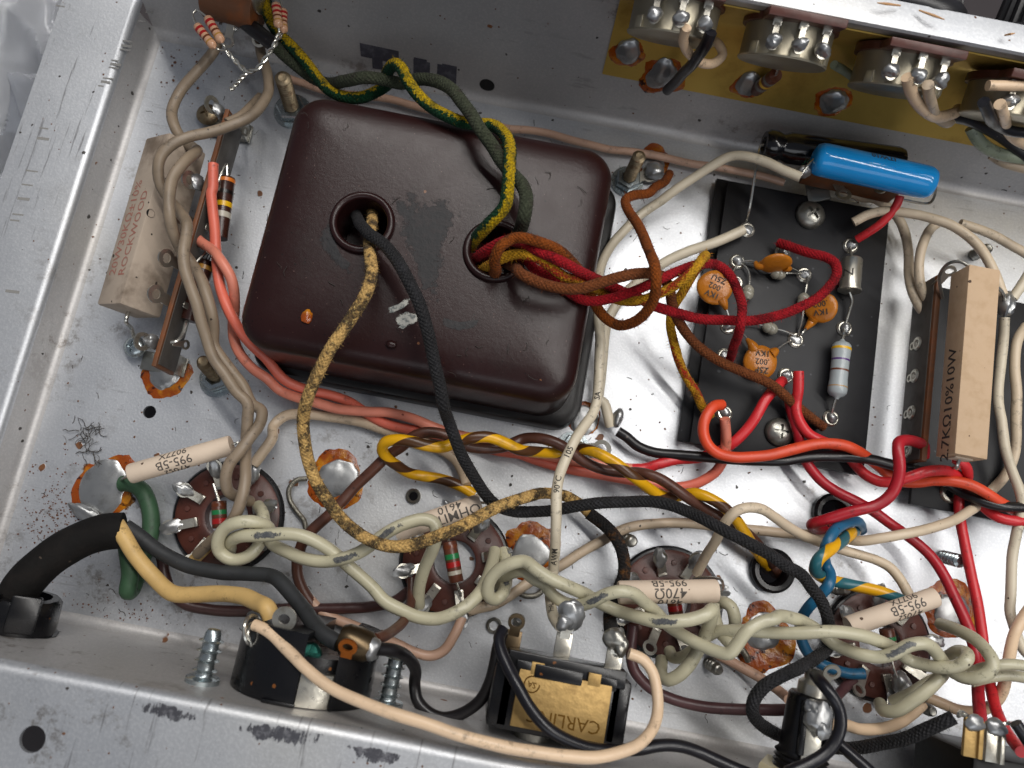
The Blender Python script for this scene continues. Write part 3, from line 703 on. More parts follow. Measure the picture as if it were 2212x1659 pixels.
# ------------------------------------------------------------------ tube sockets
def socket(label, px, py, rot, seed, R=16.0):
    c = at(px, py, 3); c.z = 0; rnd = random.Random(seed)
    t = thing('tube_socket', label, 'tube socket', c, 'octal tube sockets in a row')
    b = MB().rev([(R * .96, 0), (R * .97, 2.6), (R * .9, 3.3), (R * .55, 3.5), (R * .45, 3.9), (R * .40, 3.6), (R * .38, -2.2), (0, -2.2)], c, (0, 0, 1), 48).build('base', G['socket'], t)
    MB().rev([(R * .96, .05), (R * 1.03, .05), (R * 1.05, 1.2), (R * 1.01, 2.2), (R * .97, 2.3)], c, (0, 0, 1), 48).build('retaining_ring', G['bakelite'], t)
    MB().rev([(0, -1.9), (R * .37, -1.9)], c, (0, 0, 1), 24).build('centre_well', G['void'], t)  # flat dark disc stands for the shade deep in the socket hole
    for k in range(8):
        a = rot + radians(45 * k); d = V((cos(a), sin(a), 0)); e = V((-sin(a), cos(a), 0)); L = rnd.uniform(7.5, 9.6); up = rnd.uniform(.1, .7)
        lg = MB().box(c + d * R * .58 + V((0, 0, 4.2)), (2.2, 2.8, 1.6), d, bev=.2)
        lg.lug(c + d * (R * .58) + V((0, 0, 4.6)), (d + V((0, 0, up))).normalized(), e, L, 4.4, .55)
        lo = lg.build('lug', G['tin'], t)
        if rnd.random() < .8:
            q = c + d * (R * .58) + V((0, 0, 4.8)) + (d + V((0, 0, up))).normalized() * (L * .68)
            MB().blob(q, 3.5, 1.9, .95, seed * 9 + k, .4, (d + V((0, 0, up))).normalized(), V((0, 0, 1)), 3, None, 1.6).build('solder', G['solder'], lo)
        MB().rev([(0, 3.3), (.9, 3.3), (.8, 3.9), (0, 3.95)], c + V((cos(a + .39), sin(a + .39), 0)) * R * .74, (0, 0, 1), 10).build('moulded_pip', G['socket'], t)
    return c
s1 = socket('brown tube socket nearest the black power cord', 490, 1115, radians(22.5), 1)
s2 = socket('brown tube socket under the charred yellow cloth wire', 982, 1214, radians(20), 2)
s3 = socket('brown tube socket above the brass faced switch', 1446, 1302, radians(25), 3)
s4 = socket('brown tube socket at the right, reached by the blue wire', 1900, 1392, radians(15), 4)

# ------------------------------------------------------------------ resistors round the sockets
def white_res(label, p0, p1, r, lines, s, seed, flip=True, dirty=False, leads=()):
    t = axial('ceramic_resistor', label, 'resistor', p0, p1, r, 'ceramic', 'cyl', (), leads, 'round white ceramic power resistors')
    top = CAM - (p0 + p1) / 2
    for body, ang, size, sh in lines: round_text(t, body, size, p0, p1, r, s + sh, -ang, top, G['inkgrey'], flip, .02)
    return t
p0, p1 = A('@13 1000 715 13'), A('@13 1780 492 13')
white_res('white ceramic resistor printed upside down over the first tube socket', p0, p1, px2mm(44, p0) / 2, [('9077X', -52, 3.0, 0), ('995-5B', 3, 3.6, 0), ('470Ω', 58, 3.2, 0)], .46, 1, leads=([p0, A('@13 960 740 11'), A('@13 930 760 5')], [p1, A('@13 1830 475 13'), A('@13 1860 560 10')]))
p0, p1 = A('@23 1090 1165 15'), A('@23 1745 935 15')
white_res('white ceramic resistor half hidden by grey wire over the second tube socket', p0, p1, px2mm(42, p0) / 2, [('4610', -38, 3.6, .05), ('OHMITE', 20, 4.2, .08)], .60, 2, leads=([p1, p1 + V((3, .6, -2))],))
p0, p1 = A('@34 850 310 22'), A('@34 1608 298 22')
white_res('white ceramic resistor lying across the third tube socket', p0, p1, px2mm(50, p0) / 2, [('995-5B', -48, 3.4, 0), ('470Ω', 6, 4.0, 0), ('4610', 58, 3.4, 0)], .50, 3, leads=([p1, A('@34 1650 290 21'), A('@34 1640 215 18'), A('@34 1550 195 14'), A('@34 1420 200 10')],))
p0, p1 = A('@44 795 572 22'), A('@44 1465 345 22')
white_res('white ceramic resistor tilted over the fourth tube socket', p0, p1, px2mm(44, p0) / 2, [('9077X', -50, 3.0, .14), ('995-5B', 2, 3.6, .14), ('470Ω', 55, 3.2, .14)], .50, 4, leads=([p1, A('@44 1500 315 21'), A('@44 1520 350 12')],))
def carb(label, p0, p1, w_, bands, leads, mat='carbonr', name='carbon_resistor', prof='carb'):
    return axial(name, label, 'resistor', p0, p1, px2mm(w_, p0) / 2, mat, prof, bands, leads, 'banded carbon resistors')
p0, p1 = A('@13 1682 925 9'), A('@13 1690 1130 9')
carb('small banded resistor standing over the first tube socket hole', p0, p1, 31, [(.15, .12, 'brown'), (.42, .17, 'green'), (.75, .2, 'red')], ([p0, A('@13 1665 870 9'), A('@13 1640 790 9')], [p1, A('@13 1700 1200 7')]))
p0, p1 = A('@23 1500 1235 9'), A('@23 1557 1545 9')
carb('small banded resistor across the second tube socket hole', p0, p1, 31, [(.13, .09, 'brown'), (.37, .13, 'green'), (.57, .13, 'red'), (.77, .1, 'silver')], ([p1, A('@23 1570 1590 9'), A('@24 1590 340 8')], [p0, A('@23 1490 1180 8')]))
p0, p1 = A('@34 1270 340 9'), A('@34 1300 520 9')
carb('small resistor mostly hidden under the third white ceramic resistor', p0, p1, 31, [(.3, .14, 'brown'), (.5, .22, 'red')], ([p1, A('@34 1310 600 8')],))
p0, p1 = A('@44 1090 590 9'), A('@44 1130 800 9')
carb('small resistor under the grey wires over the fourth tube socket', p0, p1, 31, [(.35, .14, 'green'), (.6, .14, 'red')], ([p1, A('@44 1150 900 10'), A('@44 1200 1010 11')],))
MB_s = MB().blob(A('@44 1210 1030 9'), 4.2, 3, 3, 3, .3, (.4, -1, 0)); tag(MB_s.build('solder_lump', G['solder']), 'pointed lump of solder on the lower edge of the fourth tube socket', 'solder')

# ------------------------------------------------------------------ left terminal strip with block resistor
ts = thing('terminal_strip', 'brown terminal strip standing on edge left of the transformer', 'terminal strip', (-101.4, 22, 0))
MB().box((-101.4, 22, 15.5), (1.3, 82, 13), bev=.15).build('strip_board', G['phen'], ts)
MB().box((-100.6, 22, 15.2), (.25, 80, 12), bev=.05).build('strip_face', G['phenface'], ts)
for y, tw in ((61.5, .25), (39, -.1), (26, .1), (13, 0), (1, .1), (-11, -.2)):
    lo = MB().lug(V((-101.8, y, 14)), V((-.55, tw, 1)), (0, 1, 0), 12, 5.4, .6, .5).lug(V((-100.2, y + .5, 17)), V((.5, tw * -1, -1)), (0, 1, 0), 6, 3, .4, .5).build('lug', G['tin'], ts)
    if y in (61.5, 39, -11): MB().blob(V((-104.6, y + tw * 5, 20)), 1.2, 2.2, 2.6, int(y), .5, (1, .2, .5)).build('solder', G['solder'], lo)
for y in (69, -12):
    MB().box((-108, y - 3, 1.0), (14, 6, 1.), bev=.2).build('foot', G['steel'], ts)
    MB().box((-101.9, y - 3, 6), (.9, 6, 11), bev=.2).build('foot', G['steel'], ts)
phillips('dark round screw head at the upper foot of the left terminal strip', A('@11 1600 885 2'), V((0, 0, 1)), 3.7, 'rusty')
phillips('round phillips screw at the lower foot of the left terminal strip', A('@12 1040 1205 3'), V((-.1, -.1, 1)), 3.5, 'zscrew')
p0, p1 = A('@11 1745 1370 14'), A('@12 1685 370 14')
axial('carbon_resistor', 'dark brown banded resistor under the salmon wire at the left strip', 'resistor', p0, p1, px2mm(36, p0) / 2, 'carbon', 'carb', [(.06, .06, 'orange'), (.26, .06, 'black'), (.46, .08, 'yellow'), (.63, .09, 'silver')], ([p0, p0 + V((-1, 4, 1)), V((-100.5, 38, 17))], [p1, p1 + V((-1, -3, 1)), V((-100.5, 13, 18))]), 'banded carbon resistors', .5)
p0, p1 = A('@12 1590 545 13'), A('@12 1440 1000 13')
axial('carbon_resistor', 'dark brown resistor under the tan twisted wires at the left strip', 'resistor', p0, p1, px2mm(38, p0) / 2, 'carbon', 'carb', [(.12, .07, 'gold'), (.4, .07, 'brown'), (.62, .08, 'black')], ([p1, A('@12 1430 1010 15'), A('@12 1400 1110 16'), A('@12 1350 1160 17'), A('@12 1225 1160 18')], [p0, p0 + V((.5, 4, 1)), A('@12 1500 340 16')]), 'banded carbon resistors', .6)
# block resistor, turned on its long axis
a0, a1 = at(259, 656, 23), at(367, 285, 23); ax = (a1 - a0).normalized(); tL = V((-.819, 0, -.574)); tR = V((.574, 0, -.819)); L_ = (a1 - a0).length
t = thing('block_resistor', 'dusty grey pink block resistor with red print along the left terminal strip', 'resistor', (a0 + a1) / 2 - V((0, 0, 20)))
MB().box((a0 + a1) / 2 + (tL + tR) * 6.5, (L_, 13, 13), ax, tL.cross(ax), .7).build('body', G['ceramicd'], t)
nL = ax.cross(tL); nL = nL if nL.z > 0 else -nL
pL = (a0 + a1) / 2 + tL * 6.3 + nL * .02
flat_text(t, '20W30KΩ±10%', 4.6, pL + tL * 2.6 - ax * 3, ax, tL, G['inkred'])
flat_text(t, 'ROCKWOOD', 4.4, pL - tL * 2.4 - ax * 5, ax, tL, G['inkred'])
MB().rev([(0, .05), (1.3, .05), (1.2, -.2)], A('@12 1157 175 22'), nL.cross(ax), 14).build('pin_mark', G['void'], t)
leadw(t, [a0 + (tL + tR) * 6.5, a0 + (tL + tR) * 6.5 - ax * 3, A('@12 1010 1060 8'), A('@12 1030 1130 5')], .6)
for (w1, h1, y1) in ((2.2, .5, -18), (1, .4, -20), (.8, 1.6, -15)):
    pass

# ------------------------------------------------------------------ black component board
zb = 6.
bd = thing('component_board', 'black fibre eyelet board carrying orange disc capacitors and diodes', 'circuit board', (84, 36, 0))
MB().box((84.5, 35.5, zb - .8), (54.5, 88, 1.6), bev=.15).build('board', G['board'], bd)
MB().box((82.4, 36.6, zb - 3.4), (56.5, 89.6, 1.4), bev=.15).build('backing_board', G['board'], bd)
EY = [(1613, 497), (1592, 566), (1572, 705), (1565, 770), (1564, 893), (1690, 546), (1736, 594), (1836, 532), (1823, 710), (1718, 735), (1697, 812), (1794, 904), (1588, 612)]
for i, (x, y) in enumerate(EY):
    p = at(x, y, zb)
    e_ = MB().rev([(1.1, .1), (1.5, .8), (2.0, .8), (2.55, .35), (2.6, .0)], p, (0, 0, 1), 22).build('eyelet', G['tin'], bd)
    MB().blob(p + V((0, 0, .5)), 1.9, 1.8, 1.0 + .5 * (i % 3), i + 20, .35).build('solder', G['solder'], e_)
phillips('large round phillips screw at the top of the black component board', at(1749, 466, zb), V((0, 0, 1)), 4.8)
phillips('large round phillips screw near the lower edge of the component board', at(1682, 934, zb), V((0, 0, 1)), 4.5)
def disc(label, c, nrm, up, R, th, txt, legs, size=2.6):
    c = V(c); nrm = V(nrm).normalized(); t = thing('disc_capacitor', label, 'capacitor', c, 'orange disc capacitors on the component board')
    up = (V(up) - nrm * V(up).dot(nrm)).normalized(); X = up.cross(nrm)
    MB().blob(c, R, R, th, 4, .05, X, nrm, 4).build('body', G['orangecap'], t)
    for l in legs:
        P = [V(q) for q in l]; d = (P[0] - c); d = (d - nrm * d.dot(nrm)).normalized(); a = c + d * R * .8
        C = spline([a, a + d * R * .32, a.lerp(P[0], .7)], .5); MB().tube(C, [max(.5, th * .85 * (1 - i / len(C)) + .45) for i in range(len(C))], 10).build('coated_leg', G['orangecap'], t)
        leadw(t, [a + d * R * .2] + P, .33)
    for i, b in enumerate(txt): flat_text(t, b, size, c + up * (size * 1.0 * ((len(txt) - 1) / 2 - i)) + nrm * (th * .93), X, up, G['ink'], lift=.12)
    return t
disc('orange disc capacitor at the left edge of the component board', at(1544, 621, 11), (-.1, -.15, 1), (-.25, -1, 0), px2mm(38, at(1544, 620, 11)), 1.7, ['1KV', '.002', 'Z5U'], [[A('@32 1690 940 9'), A('@32 1710 1040 7')], [A('@32 1720 640 8'), A('@32 1760 570 7')]])
disc('orange disc capacitor lower middle of the component board', A('@32 1940 1318 10'), (.05, -.1, 1), (.1, -1, 0), px2mm(37, A('@32 1940 1318 10')), 1.7, ['Z5P', '.002', '1KV'], [[A('@32 1815 1110 9'), A('@32 1760 1080 7')], [A('@32 2080 1210 9'), A('@42 330 1165 8'), A('@42 385 1160 7')]])
disc('orange disc capacitor standing on edge at the top of the component board', A('@42 238 560 12'), (.12, -.98, .30), (0, 0, 1), 4.9, 1.35, [], [[A('@42 60 540 9'), A('@32 1770 550 7')], [A('@42 370 600 9'), A('@42 440 640 7')]])
disc('orange disc capacitor leaning behind the red cloth wire on the board', A('@42 590 900 10'), (-.45, -.35, .8), (.2, -1, 0), 4.9, 1.5, ['1KV', '.002'], [[A('@42 440 1100 9'), A('@42 400 1130 7')]])
def bead(label, c, d, r, l1, l2):
    c = V(c); d = V(d).normalized(); t = thing('glass_diode', label, 'diode', c - V((0, 0, r)), 'small glass bead diodes on the component board')
    MB().rev([(0, -r * 1.25), (r * .5, -r * 1.2), (r * .92, -r * .7), (r, -r * .2), (r * .9, 0), (r, r * .2), (r * .92, r * .7), (r * .5, r * 1.2), (0, r * 1.25)], c, d, 20).build('body', G['glass'], t)
    for l in (l1, l2): leadw(t, [c] + [V(q) for q in l], .33)
bead('glass bead diode just below the edge standing disc capacitor', A('@42 255 640 8'), (1, 0, 0), 1.9, [A('@42 190 630 8'), A('@42 90 560 8'), A('@32 1770 550 7')], [A('@42 330 635 8'), A('@42 450 640 7')])
bead('glass bead diode on the vertical lead right of the board middle', A('@42 452 845 8'), (0, 1, 0), 1.9, [A('@42 480 720 8'), A('@42 480 660 7')], [A('@42 445 970 8'), A('@42 410 1110 7')])
bead('glass bead diode on the sloping lead above the lower disc capacitor', A('@42 195 1058 8'), (1, -.25, 0), 1.9, [A('@42 110 1030 8'), A('@42 -60 1030 7')], [A('@42 290 1075 8'), A('@42 400 1120 7')])
bead('glass bead diode beside the left edge disc capacitor', A('@42 25 785 8'), (0, 1, 0), 1.9, [A('@42 40 680 8'), A('@42 20 600 8'), A('@32 1790 560 7')], [A('@42 10 850 7'), A('@42 0 900 6.5')])
p0, p1 = A('@42 828 525 10'), A('@42 806 780 10')
t = axial('metal_can_rectifier', 'silver metal can rectifier on the right side of the component board', 'diode', p0, p1, px2mm(43, p0) / 2, 'tin', [(0, 0), (.9, 0), (1, .04), (1, .9), (1.12, .92), (1.12, .97), (.9, 1), (0, 1)], (), ([p0, A('@42 815 480 9'), A('@42 812 430 7')], [p1, A('@42 825 850 9'), A('@42 805 930 8'), A('@42 775 1030 7')]), lr=.45)
round_text(t, 'Z', 4.5, p0, p1, px2mm(43, p0) / 2, .5, -20, CAM - p0, G['ink'])
p0, p1 = A('@42 750 1165 10'), A('@43 708 120 10')
axial('grey_resistor', 'grey resistor with yellow violet and red bands on the component board', 'resistor', p0, p1, px2mm(40, p0) / 2, 'greyres', 'dog', [(.13, .045, 'yellow'), (.34, .03, 'violet'), (.53, .03, 'brown'), (.83, .015, 'gold')], ([p0, A('@42 762 1100 9'), A('@42 760 1050 7')], [p1, A('@43 690 170 9'), A('@43 670 260 7')]), None, .5)

# two capacitors lying over the top edge of the board
p0, p1 = at(1650, 313, 17), at(1945, 352, 17)
t = axial('black_electrolytic', 'black sleeved electrolytic capacitor lying behind the blue capacitor', 'capacitor', p0, p1, 4.9, 'blackcap', [(0, .015), (.45, .015), (.55, 0), (.85, 0), (1, .03), (1, .085), (.86, .12), (.86, .14), (1, .18), (1, .96), (.9, 1), (0, 1)], (), ([p0 + V((.3, 0, 0)), A('@41 130 1115 16'), A('@41 105 1180 18'), A('@41 70 1400 17'), A('@41 35 1620 13'), A('@42 10 240 8')],), None, .4)
round_text(t, 'JC450VDC', 2.6, p0, p1, 4.9, .42, -40, CAM - p0, G['greenink'], False)
p0, p1 = at(1757, 341, 26), at(2016, 397, 26)
t = axial('blue_capacitor', 'bright blue glossy capacitor lying above the component board', 'capacitor', p0, p1, 5.0, 'bluecap', 'cap', (), ([p0 + V((.5, 0, 0)), A('@41 470 1290 26'), A('@41 430 1350 25')], [p1, p1 + V((2, 0, -2)), A('@41 1420 1560 18'), A('@41 1190 1530 16')]), None, .45)
round_text(t, 'ITW10', 2.6, p0, p1, 5.0, .52, 62, CAM - p0, G['ink'], True)
t = thing('terminal_bracket', 'tarnished metal terminal bracket under the blue capacitor', 'bracket', A('@41 800 1440 6'))
MB().box(A('@41 800 1430 12'), (30, 2, 7), (1, -.03, 0), bev=.3).build('strip', G['phen'], t)
MB().lug(A('@41 700 1400 12'), (.4, -.9, .3), (1, .3, 0), 8, 5, .6).build('lug', G['tin'], t)
MB().lug(A('@41 900 1400 13'), (.8, -.3, .3), (.3, 1, 0), 8, 4, .6).build('lug', G['tin'], t)
MB().box(A('@41 560 1460 7'), (7, 8, 1), (1, .3, .3), bev=.2).build('foot', G['steel'], t)
MB().blob(A('@41 450 1320 24'), 2, 1.6, 2.2, 4, .4).build('solder', G['solder'], t)

# ------------------------------------------------------------------ right hand board and block resistor
b2 = thing('lower_board', 'black fibre board under the tan block resistor at right', 'circuit board', (160, 22, 0))
MB().box((164, 21.5, zb - .8), (74, 71.5, 1.6), bev=.15).build('board', G['board'], b2)
MB().rev([(1.2, .1), (1.5, .8), (2.4, .8), (2.9, .3), (3., 0)], A('@43 1570 865 6'), (0, 0, 1), 22).build('eyelet', G['tin'], b2)
t2 = thing('terminal_strip', 'brown terminal strip with silver eyelets under the tan block resistor', 'terminal strip', (123, 27, 0))
MB().box((122.6, 26, 13), (1.6, 58, 13), bev=.15).build('strip_board', G['phen'], t2)
MB().box((121.7, 26, 12.6), (.25, 57, 11.4), bev=.05).build('strip_face', G['phenface'], t2)
for u, v_ in (('@42', (1428, 1195)), ('@42', (1412, 1445)), ('@43', (1400, 265)), ('@43', (1385, 560))):
    p = A('%s %d %d 12' % (u, *v_)); p.x = 121.6
    MB().rev([(.8, 0), (1.2, .5), (1.9, .5), (2.2, .15), (2.2, 0)], p, (-1, 0, 0), 20).lug(p + V((-.3, 0, 0)), (0, -.1, -1), (0, 1, 0), 4, 2.6, .4).build('lug', G['tin'], t2)
MB().lug(V((122.4, 52, 18)), (.2, .6, 1), (1, 0, 0), 8, 4, .5).build('lug', G['tin'], t2)
leadw(t2, [A('@42 1520 830 20'), A('@42 1500 650 24'), A('@42 1570 560 28'), A('@42 1650 545 30'), A('@42 1720 580 31')], .5, 'lead', 'steel')
a0 = V((121.6, -2.6, 27)); a1 = V((130.6, 52.4, 36))
br_ = thing('block_resistor', 'clean tan block resistor printed with its value at the right', 'resistor', (126, 25, 27))
MB().box((a0 + a1) / 2, (9.0, 55, 9.0), bev=.25).build('body', G['cement'], br_)
MB().box((126, -2.75, 31), (5, .6, 4.5), bev=.2).build('end_cap', G['ceramic'], br_)
flat_text(br_, '2.7KΩ10%10W', 5.2, V((121.58, 12, 31.4)), (0, 1, 0), (0, 0, -1), G['ink'], fat=.05, lift=.04)
leadw(br_, [V((126, -2.5, 31)), V((126, -5, 30)), A('@43 1640 660 20'), A('@43 1560 680 14')], .5)
MB().blob(A('@42 2000 880 22'), 2.2, 4.5, 2.6, 3, .5).build('solder', G['solder'], br_)
leadw(br_, [V((126, 52, 31)), A('@42 1980 780 26'), A('@42 1995 900 22')], .5)

# ------------------------------------------------------------------ potentiometers on the control panel
PC = []
POTL = ['leftmost potentiometer on the brass plate with black wire on its lug', 'second potentiometer from the left with a small resistor to the brass plate', 'third potentiometer from the left with pink wire bending off its lug', 'potentiometer at the right picture edge under the thick pale wire']
for i, (x, y) in enumerate([(1447, 84), (1687, 137), (1927, 198), (2168, 258)]):
    c = atY(x, y, 92); PC.append(c); t = thing('potentiometer', POTL[i], 'potentiometer', c, 'potentiometers in a row on the brass plate')
    X = V((1, 0, 0)); R = 12.
    MB().rev([(0, -9.8), (R * .97, -9.8), (R * .97, -.8), (R, -.3), (R * .985, .1), (R * .9, .25), (R * .55, .15), (R * .5, .4), (0, .4)], c, N2, 44).build('can', G['potcan'], t)
    MB().rev([(0, -10.6), (R * 1.06, -10.6), (R * 1.06, -8.6), (R * .9, -8.4)], c, N2, 40).box(c - N2 * 9.4 + U2 * 12.2, (20, 7, 2.2), X, N2, .3).build('wafer', G['socket'], t)
    for k in (-6.5, 0, 6.5):
        b = c - N2 * 8.2 + U2 * (13.2 - abs(k) * .22) + X * k
        lg = MB().box(b, (2.4, 1.0, 3.0), X, N2, .2).lug(b + N2 * .6, N2 + U2 * .14, X, 7.0, 2.7, .5).build('lug', G['tin'], t)
        MB().blob(b + N2 * 5.2 + U2 * .9, 2.1, 2.1, 1.9, i * 5 + k, .4, X, N2).build('solder', G['solder'], lg)
    for a in (35, 90, 145):
        d = X * cos(radians(a)) + U2 * sin(radians(a)); MB().box(c - N2 * 1.8 + d * (R * .98), (2.6, .9, 3.2), d.cross(N2), N2, .25).build('crimp_tab', G['potcan'], t)
    if i in (2, 3):
        k0 = c - N2 * 19; kn = thing('control_knob', ['', '', 'black ribbed knob beyond the front edge above the third potentiometer', 'black ribbed knob in the top right picture corner'][i], 'knob', k0, 'knobs on the outside of the control panel')
        MB().rev([(0, 0), (12.6, 0), (12.8, -1), (12, -2.6), (10.6, -4)], k0, N2, 48).build('skirt', G['knob'], kn)
        vs = []; fs = []; n = 96; e1 = X; e2 = N2.cross(X)
        for h, sc_ in ((-3, 1.04), (-17, .93), (-18, .86)):
            for k in range(n):
                a = 2 * pi * k / n; r_ = 10.3 * sc_ * (1.0 if k % 4 in (0, 1) else .93); vs.append(k0 + N2 * h + (e1 * cos(a) + e2 * sin(a)) * r_)
        for j in range(2):
            for k in range(n): q = (k + 1) % n; fs.append((j * n + k, j * n + q, (j + 1) * n + q, (j + 1) * n + k))
        fs.append(tuple(2 * n + k for k in range(n)))
        MB().add(vs, fs).build('grip', G['knob'], kn, sharp=25)
sj = [('solder blob with wire end at the left end of the brass plate', 1356, 114, 5.2, 21, .75, 2.2), ('solder blob on the lower edge of the brass plate under black wire', 1430, 164, 6.8, 22, .72, 2.0), ('solder blob on the brass plate beneath the second potentiometer', 1616, 185, 5.0, 23, .8, 2.4), ('bright solder blob on the brass plate beneath the third potentiometer', 1797, 222, 5.6, 24, .75, 3.0)]
for l, x, y, R, sd, r2, hg in sj: solder_joint(l, onF1(x, y, .55), R, sd, r2, hg, (0, .8), N1, V((1, 0, 0)), 1., 1.15)
p0, p1 = A('@41 85 690 24'), A('@41 240 575 38')
carb('small banded resistor from the brass plate up to the second potentiometer', p0, p1, 28, [(.35, .12, 'grey'), (.55, .1, 'yellow'), (.75, .1, 'grey')], ([p1, A('@41 270 500 44'), A('@41 320 400 52'), A('@41 345 350 58')], [p0, A('@41 40 730 19')]))
# splinters of wood caught on the front edge
for i, (a, b) in enumerate([((1945, 12), (1895, 6)), ((1985, 22), (2040, 42)), ((2170, 76), (2192, 72))]):
    tag(MB().tube([at(*a, 71), at(*b, 73).lerp(at(*a, 71), .4), at(*b, 72)], [.2, .35, .12], 6).build('wood_splinter', G['skin']), ['thin wood splinter at the top edge above the third potentiometer', 'wood splinter lying by the black knob at top right', 'tiny pale wood splinter near the top right corner'][i], 'splinter', 'wood splinters on the front edge')

# ------------------------------------------------------------------ mains outlet in the back wall
ot = thing('mains_outlet', 'round black mains outlet with copper and silver tabs in the back wall', 'outlet', (-38, -88, 10))
cx_, cz_, R = -38.5, 28., 17.8
def sector(x0, x1, y0, y1, r):
    n = 22; P = []
    for i in range(n + 1):
        x = x0 + (x1 - x0) * i / n; P.append((x, cz_ + sqrt(max(r * r - (x - cx_) ** 2, 0))))
    for i in range(n, -1, -1):
        x = x0 + (x1 - x0) * i / n; P.append((x, cz_ - sqrt(max(r * r - (x - cx_) ** 2, 0))))
    m = MB(); m.plate(P, V((0, y0, 0)), (1, 0, 0), (0, 0, 1), -(y1 - y0)); return m
sector(cx_ - R + .05, -36.4, -95.3, -78.5, R).build('body', G['bakelite'], ot)
sector(-28.6, cx_ + R - .05, -95.3, -78.0, R).build('body', G['bakelite'], ot)
sector(-36.4, -28.6, -95.3, -84, R - 2.2).build('core', G['bakelite'], ot)
sector(-36.2, -28.8, -95.2, -87.5, R - .5).build('mounting_strap', G['tin'], ot)
MB().box((-40, -94.9, 44.5), (8, .8, 4), bev=.3).build('latch', G['bakelite'], ot)
MB().lug(A('@24 195 690 43'), (0, 1, .12), (1, 0, .05), 8.5, 6, .6, .42).build('tab', G['tin'], ot)
MB().torus(A('@24 -10 600 40'), (.9, .3, .3), 3.4, .55, 26, 8).torus(A('@24 5 640 39'), (.85, .4, .2), 3.0, .5, 26, 8).build('wire_loop', G['lead'], ot)
MB().box(A('@24 50 700 36'), (7, 5, 5), bev=.5).build('terminal_block', G['bakelite'], ot)
MB().rev([(0, 0), (2.8, 0), (2.8, 1.3), (2.2, 2), (0, 2.2)], A('@24 440 790 38'), (-.2, .3, 1), 24).box(A('@24 440 790 40.3'), (4.6, .7, .5), (1, .2, 0), bev=0).build('ground_screw', G['green'], ot)
MB().lug(A('@24 705 810 45'), (.05, .75, .5), (1, 0, 0), 5.4, 4.6, .5, .5).build('tab', G['copper'], ot)
hp = A('@24 790 700 40'); MB().rev([(0, -4.5), (3.0, -4.5), (3.9, -3), (4.1, 0), (3.7, 3), (2.4, 5), (1.0, 6.2), (0, 6.3)], hp, (1, -.15, 0), 24).build('terminal', G['bronze'], ot)
MB().blob(hp + V((3.8, -.4, .5)), 2.6, 3.0, 3.0, 14, .25, (1, -.2, 0)).build('solder', G['solder'], ot)

# ------------------------------------------------------------------ toggle switch
sw = thing('toggle_switch', 'brass faced toggle switch with black body and maker name in the back wall', 'switch', (27, -86, 12))
MB().box((26.5, -84.5, 27), (30, 17, 23), bev=.6).build('body', G['bakelite'], sw)
MB().box((12.2, -85, 28), (5.6, 15.5, 21), bev=.9).build('end_block', G['bakelite'], sw)
MB().box((41.2, -84.2, 28), (5.4, 15.5, 21), bev=.9).build('end_block', G['bakelite'], sw)
MB().box((27, -76.2, 37), (30, 4.4, 4.4), bev=.4).box((25, -77.6, 39.4), (12, 3.2, 2.2), bev=.3).box((16.3, -77.4, 39.0), (4, 3, 2), bev=.3).box((37.5, -77.6, 39.0), (4.6, 3, 2), bev=.3).build('top_ledge', G['bakelite'], sw)
MB().box((27, -84.6, 39.6), (23.4, 13.6, .9), bev=.25).box((27, -91.4, 36), (23.4, .9, 7.6), (1, 0, 0), (0, .25, 1), bev=.25).box((19.6, -77.2, 39.7), (3.2, 3, .8), bev=.15).box((34.0, -77.2, 39.7), (3.2, 3, .8), bev=.15).build('face_plate', G['goldm'], sw)
eng = metal('engraving', '8a6428', .5, .55)
flat_text(sw, 'CARLING', 4.5, V((28.0, -88.0, 40.08)), (-1, 0, 0), (0, -1, 0), eng, 'engraved_text', .0, .03, .98)
ec = V((18.9, -81.0, 40.1)); MB().torus(ec, (0, 0, 1), 1.9, .16, 30, 6, radians(40), radians(320)).build('engraved_emblem', eng, sw)
flat_text(sw, 'SA', 2.0, ec, (-1, .1, 0), (0, -1, 0), eng, 'engraved_emblem', .02)
for i, q in enumerate(('@34 50 620 34', '@34 440 640 36', '@34 830 760 38')):
    p = A(q); d = V((0, 1, .25)); lg = MB().box(p - V((0, 3, 1)), (4.2, 7, .8), bev=.2).lug(p - V((0, 1, .6)), d, (1, 0, 0), 6, 4.4, .6).build('terminal', G['tin' if i else 'bronze'], sw)
    if i == 1: MB().blob(p + V((.6, 5.2, .6)), 3.3, 4.2, 1.7, 31, .35, (1, .1, 0), (0, -.35, 1)).blob(p + V((-.6, 3.2, 1)), 2.2, 2.4, 1.5, 33, .4).blob(p + V((.8, 7.2, .4)), 2.4, 1.8, 1.2, 34, .4).build('solder', G['solder'], lg)
    if i == 2: MB().blob(p + V((-.6, 2.9, .5)), 2.6, 3.2, 1.8, 35, .4).blob(p + V((1, 1.2, .8)), 1.8, 2.4, 1.8, 36, .4).build('solder', G['steel'], lg)
MB().rev([(4.5, 0), (4.5, 6), (3.4, 6.2), (3.4, 9)], V((22, -91.5, 30)), (0, -1, 0), 24).build('bushing', G['steel'], sw)

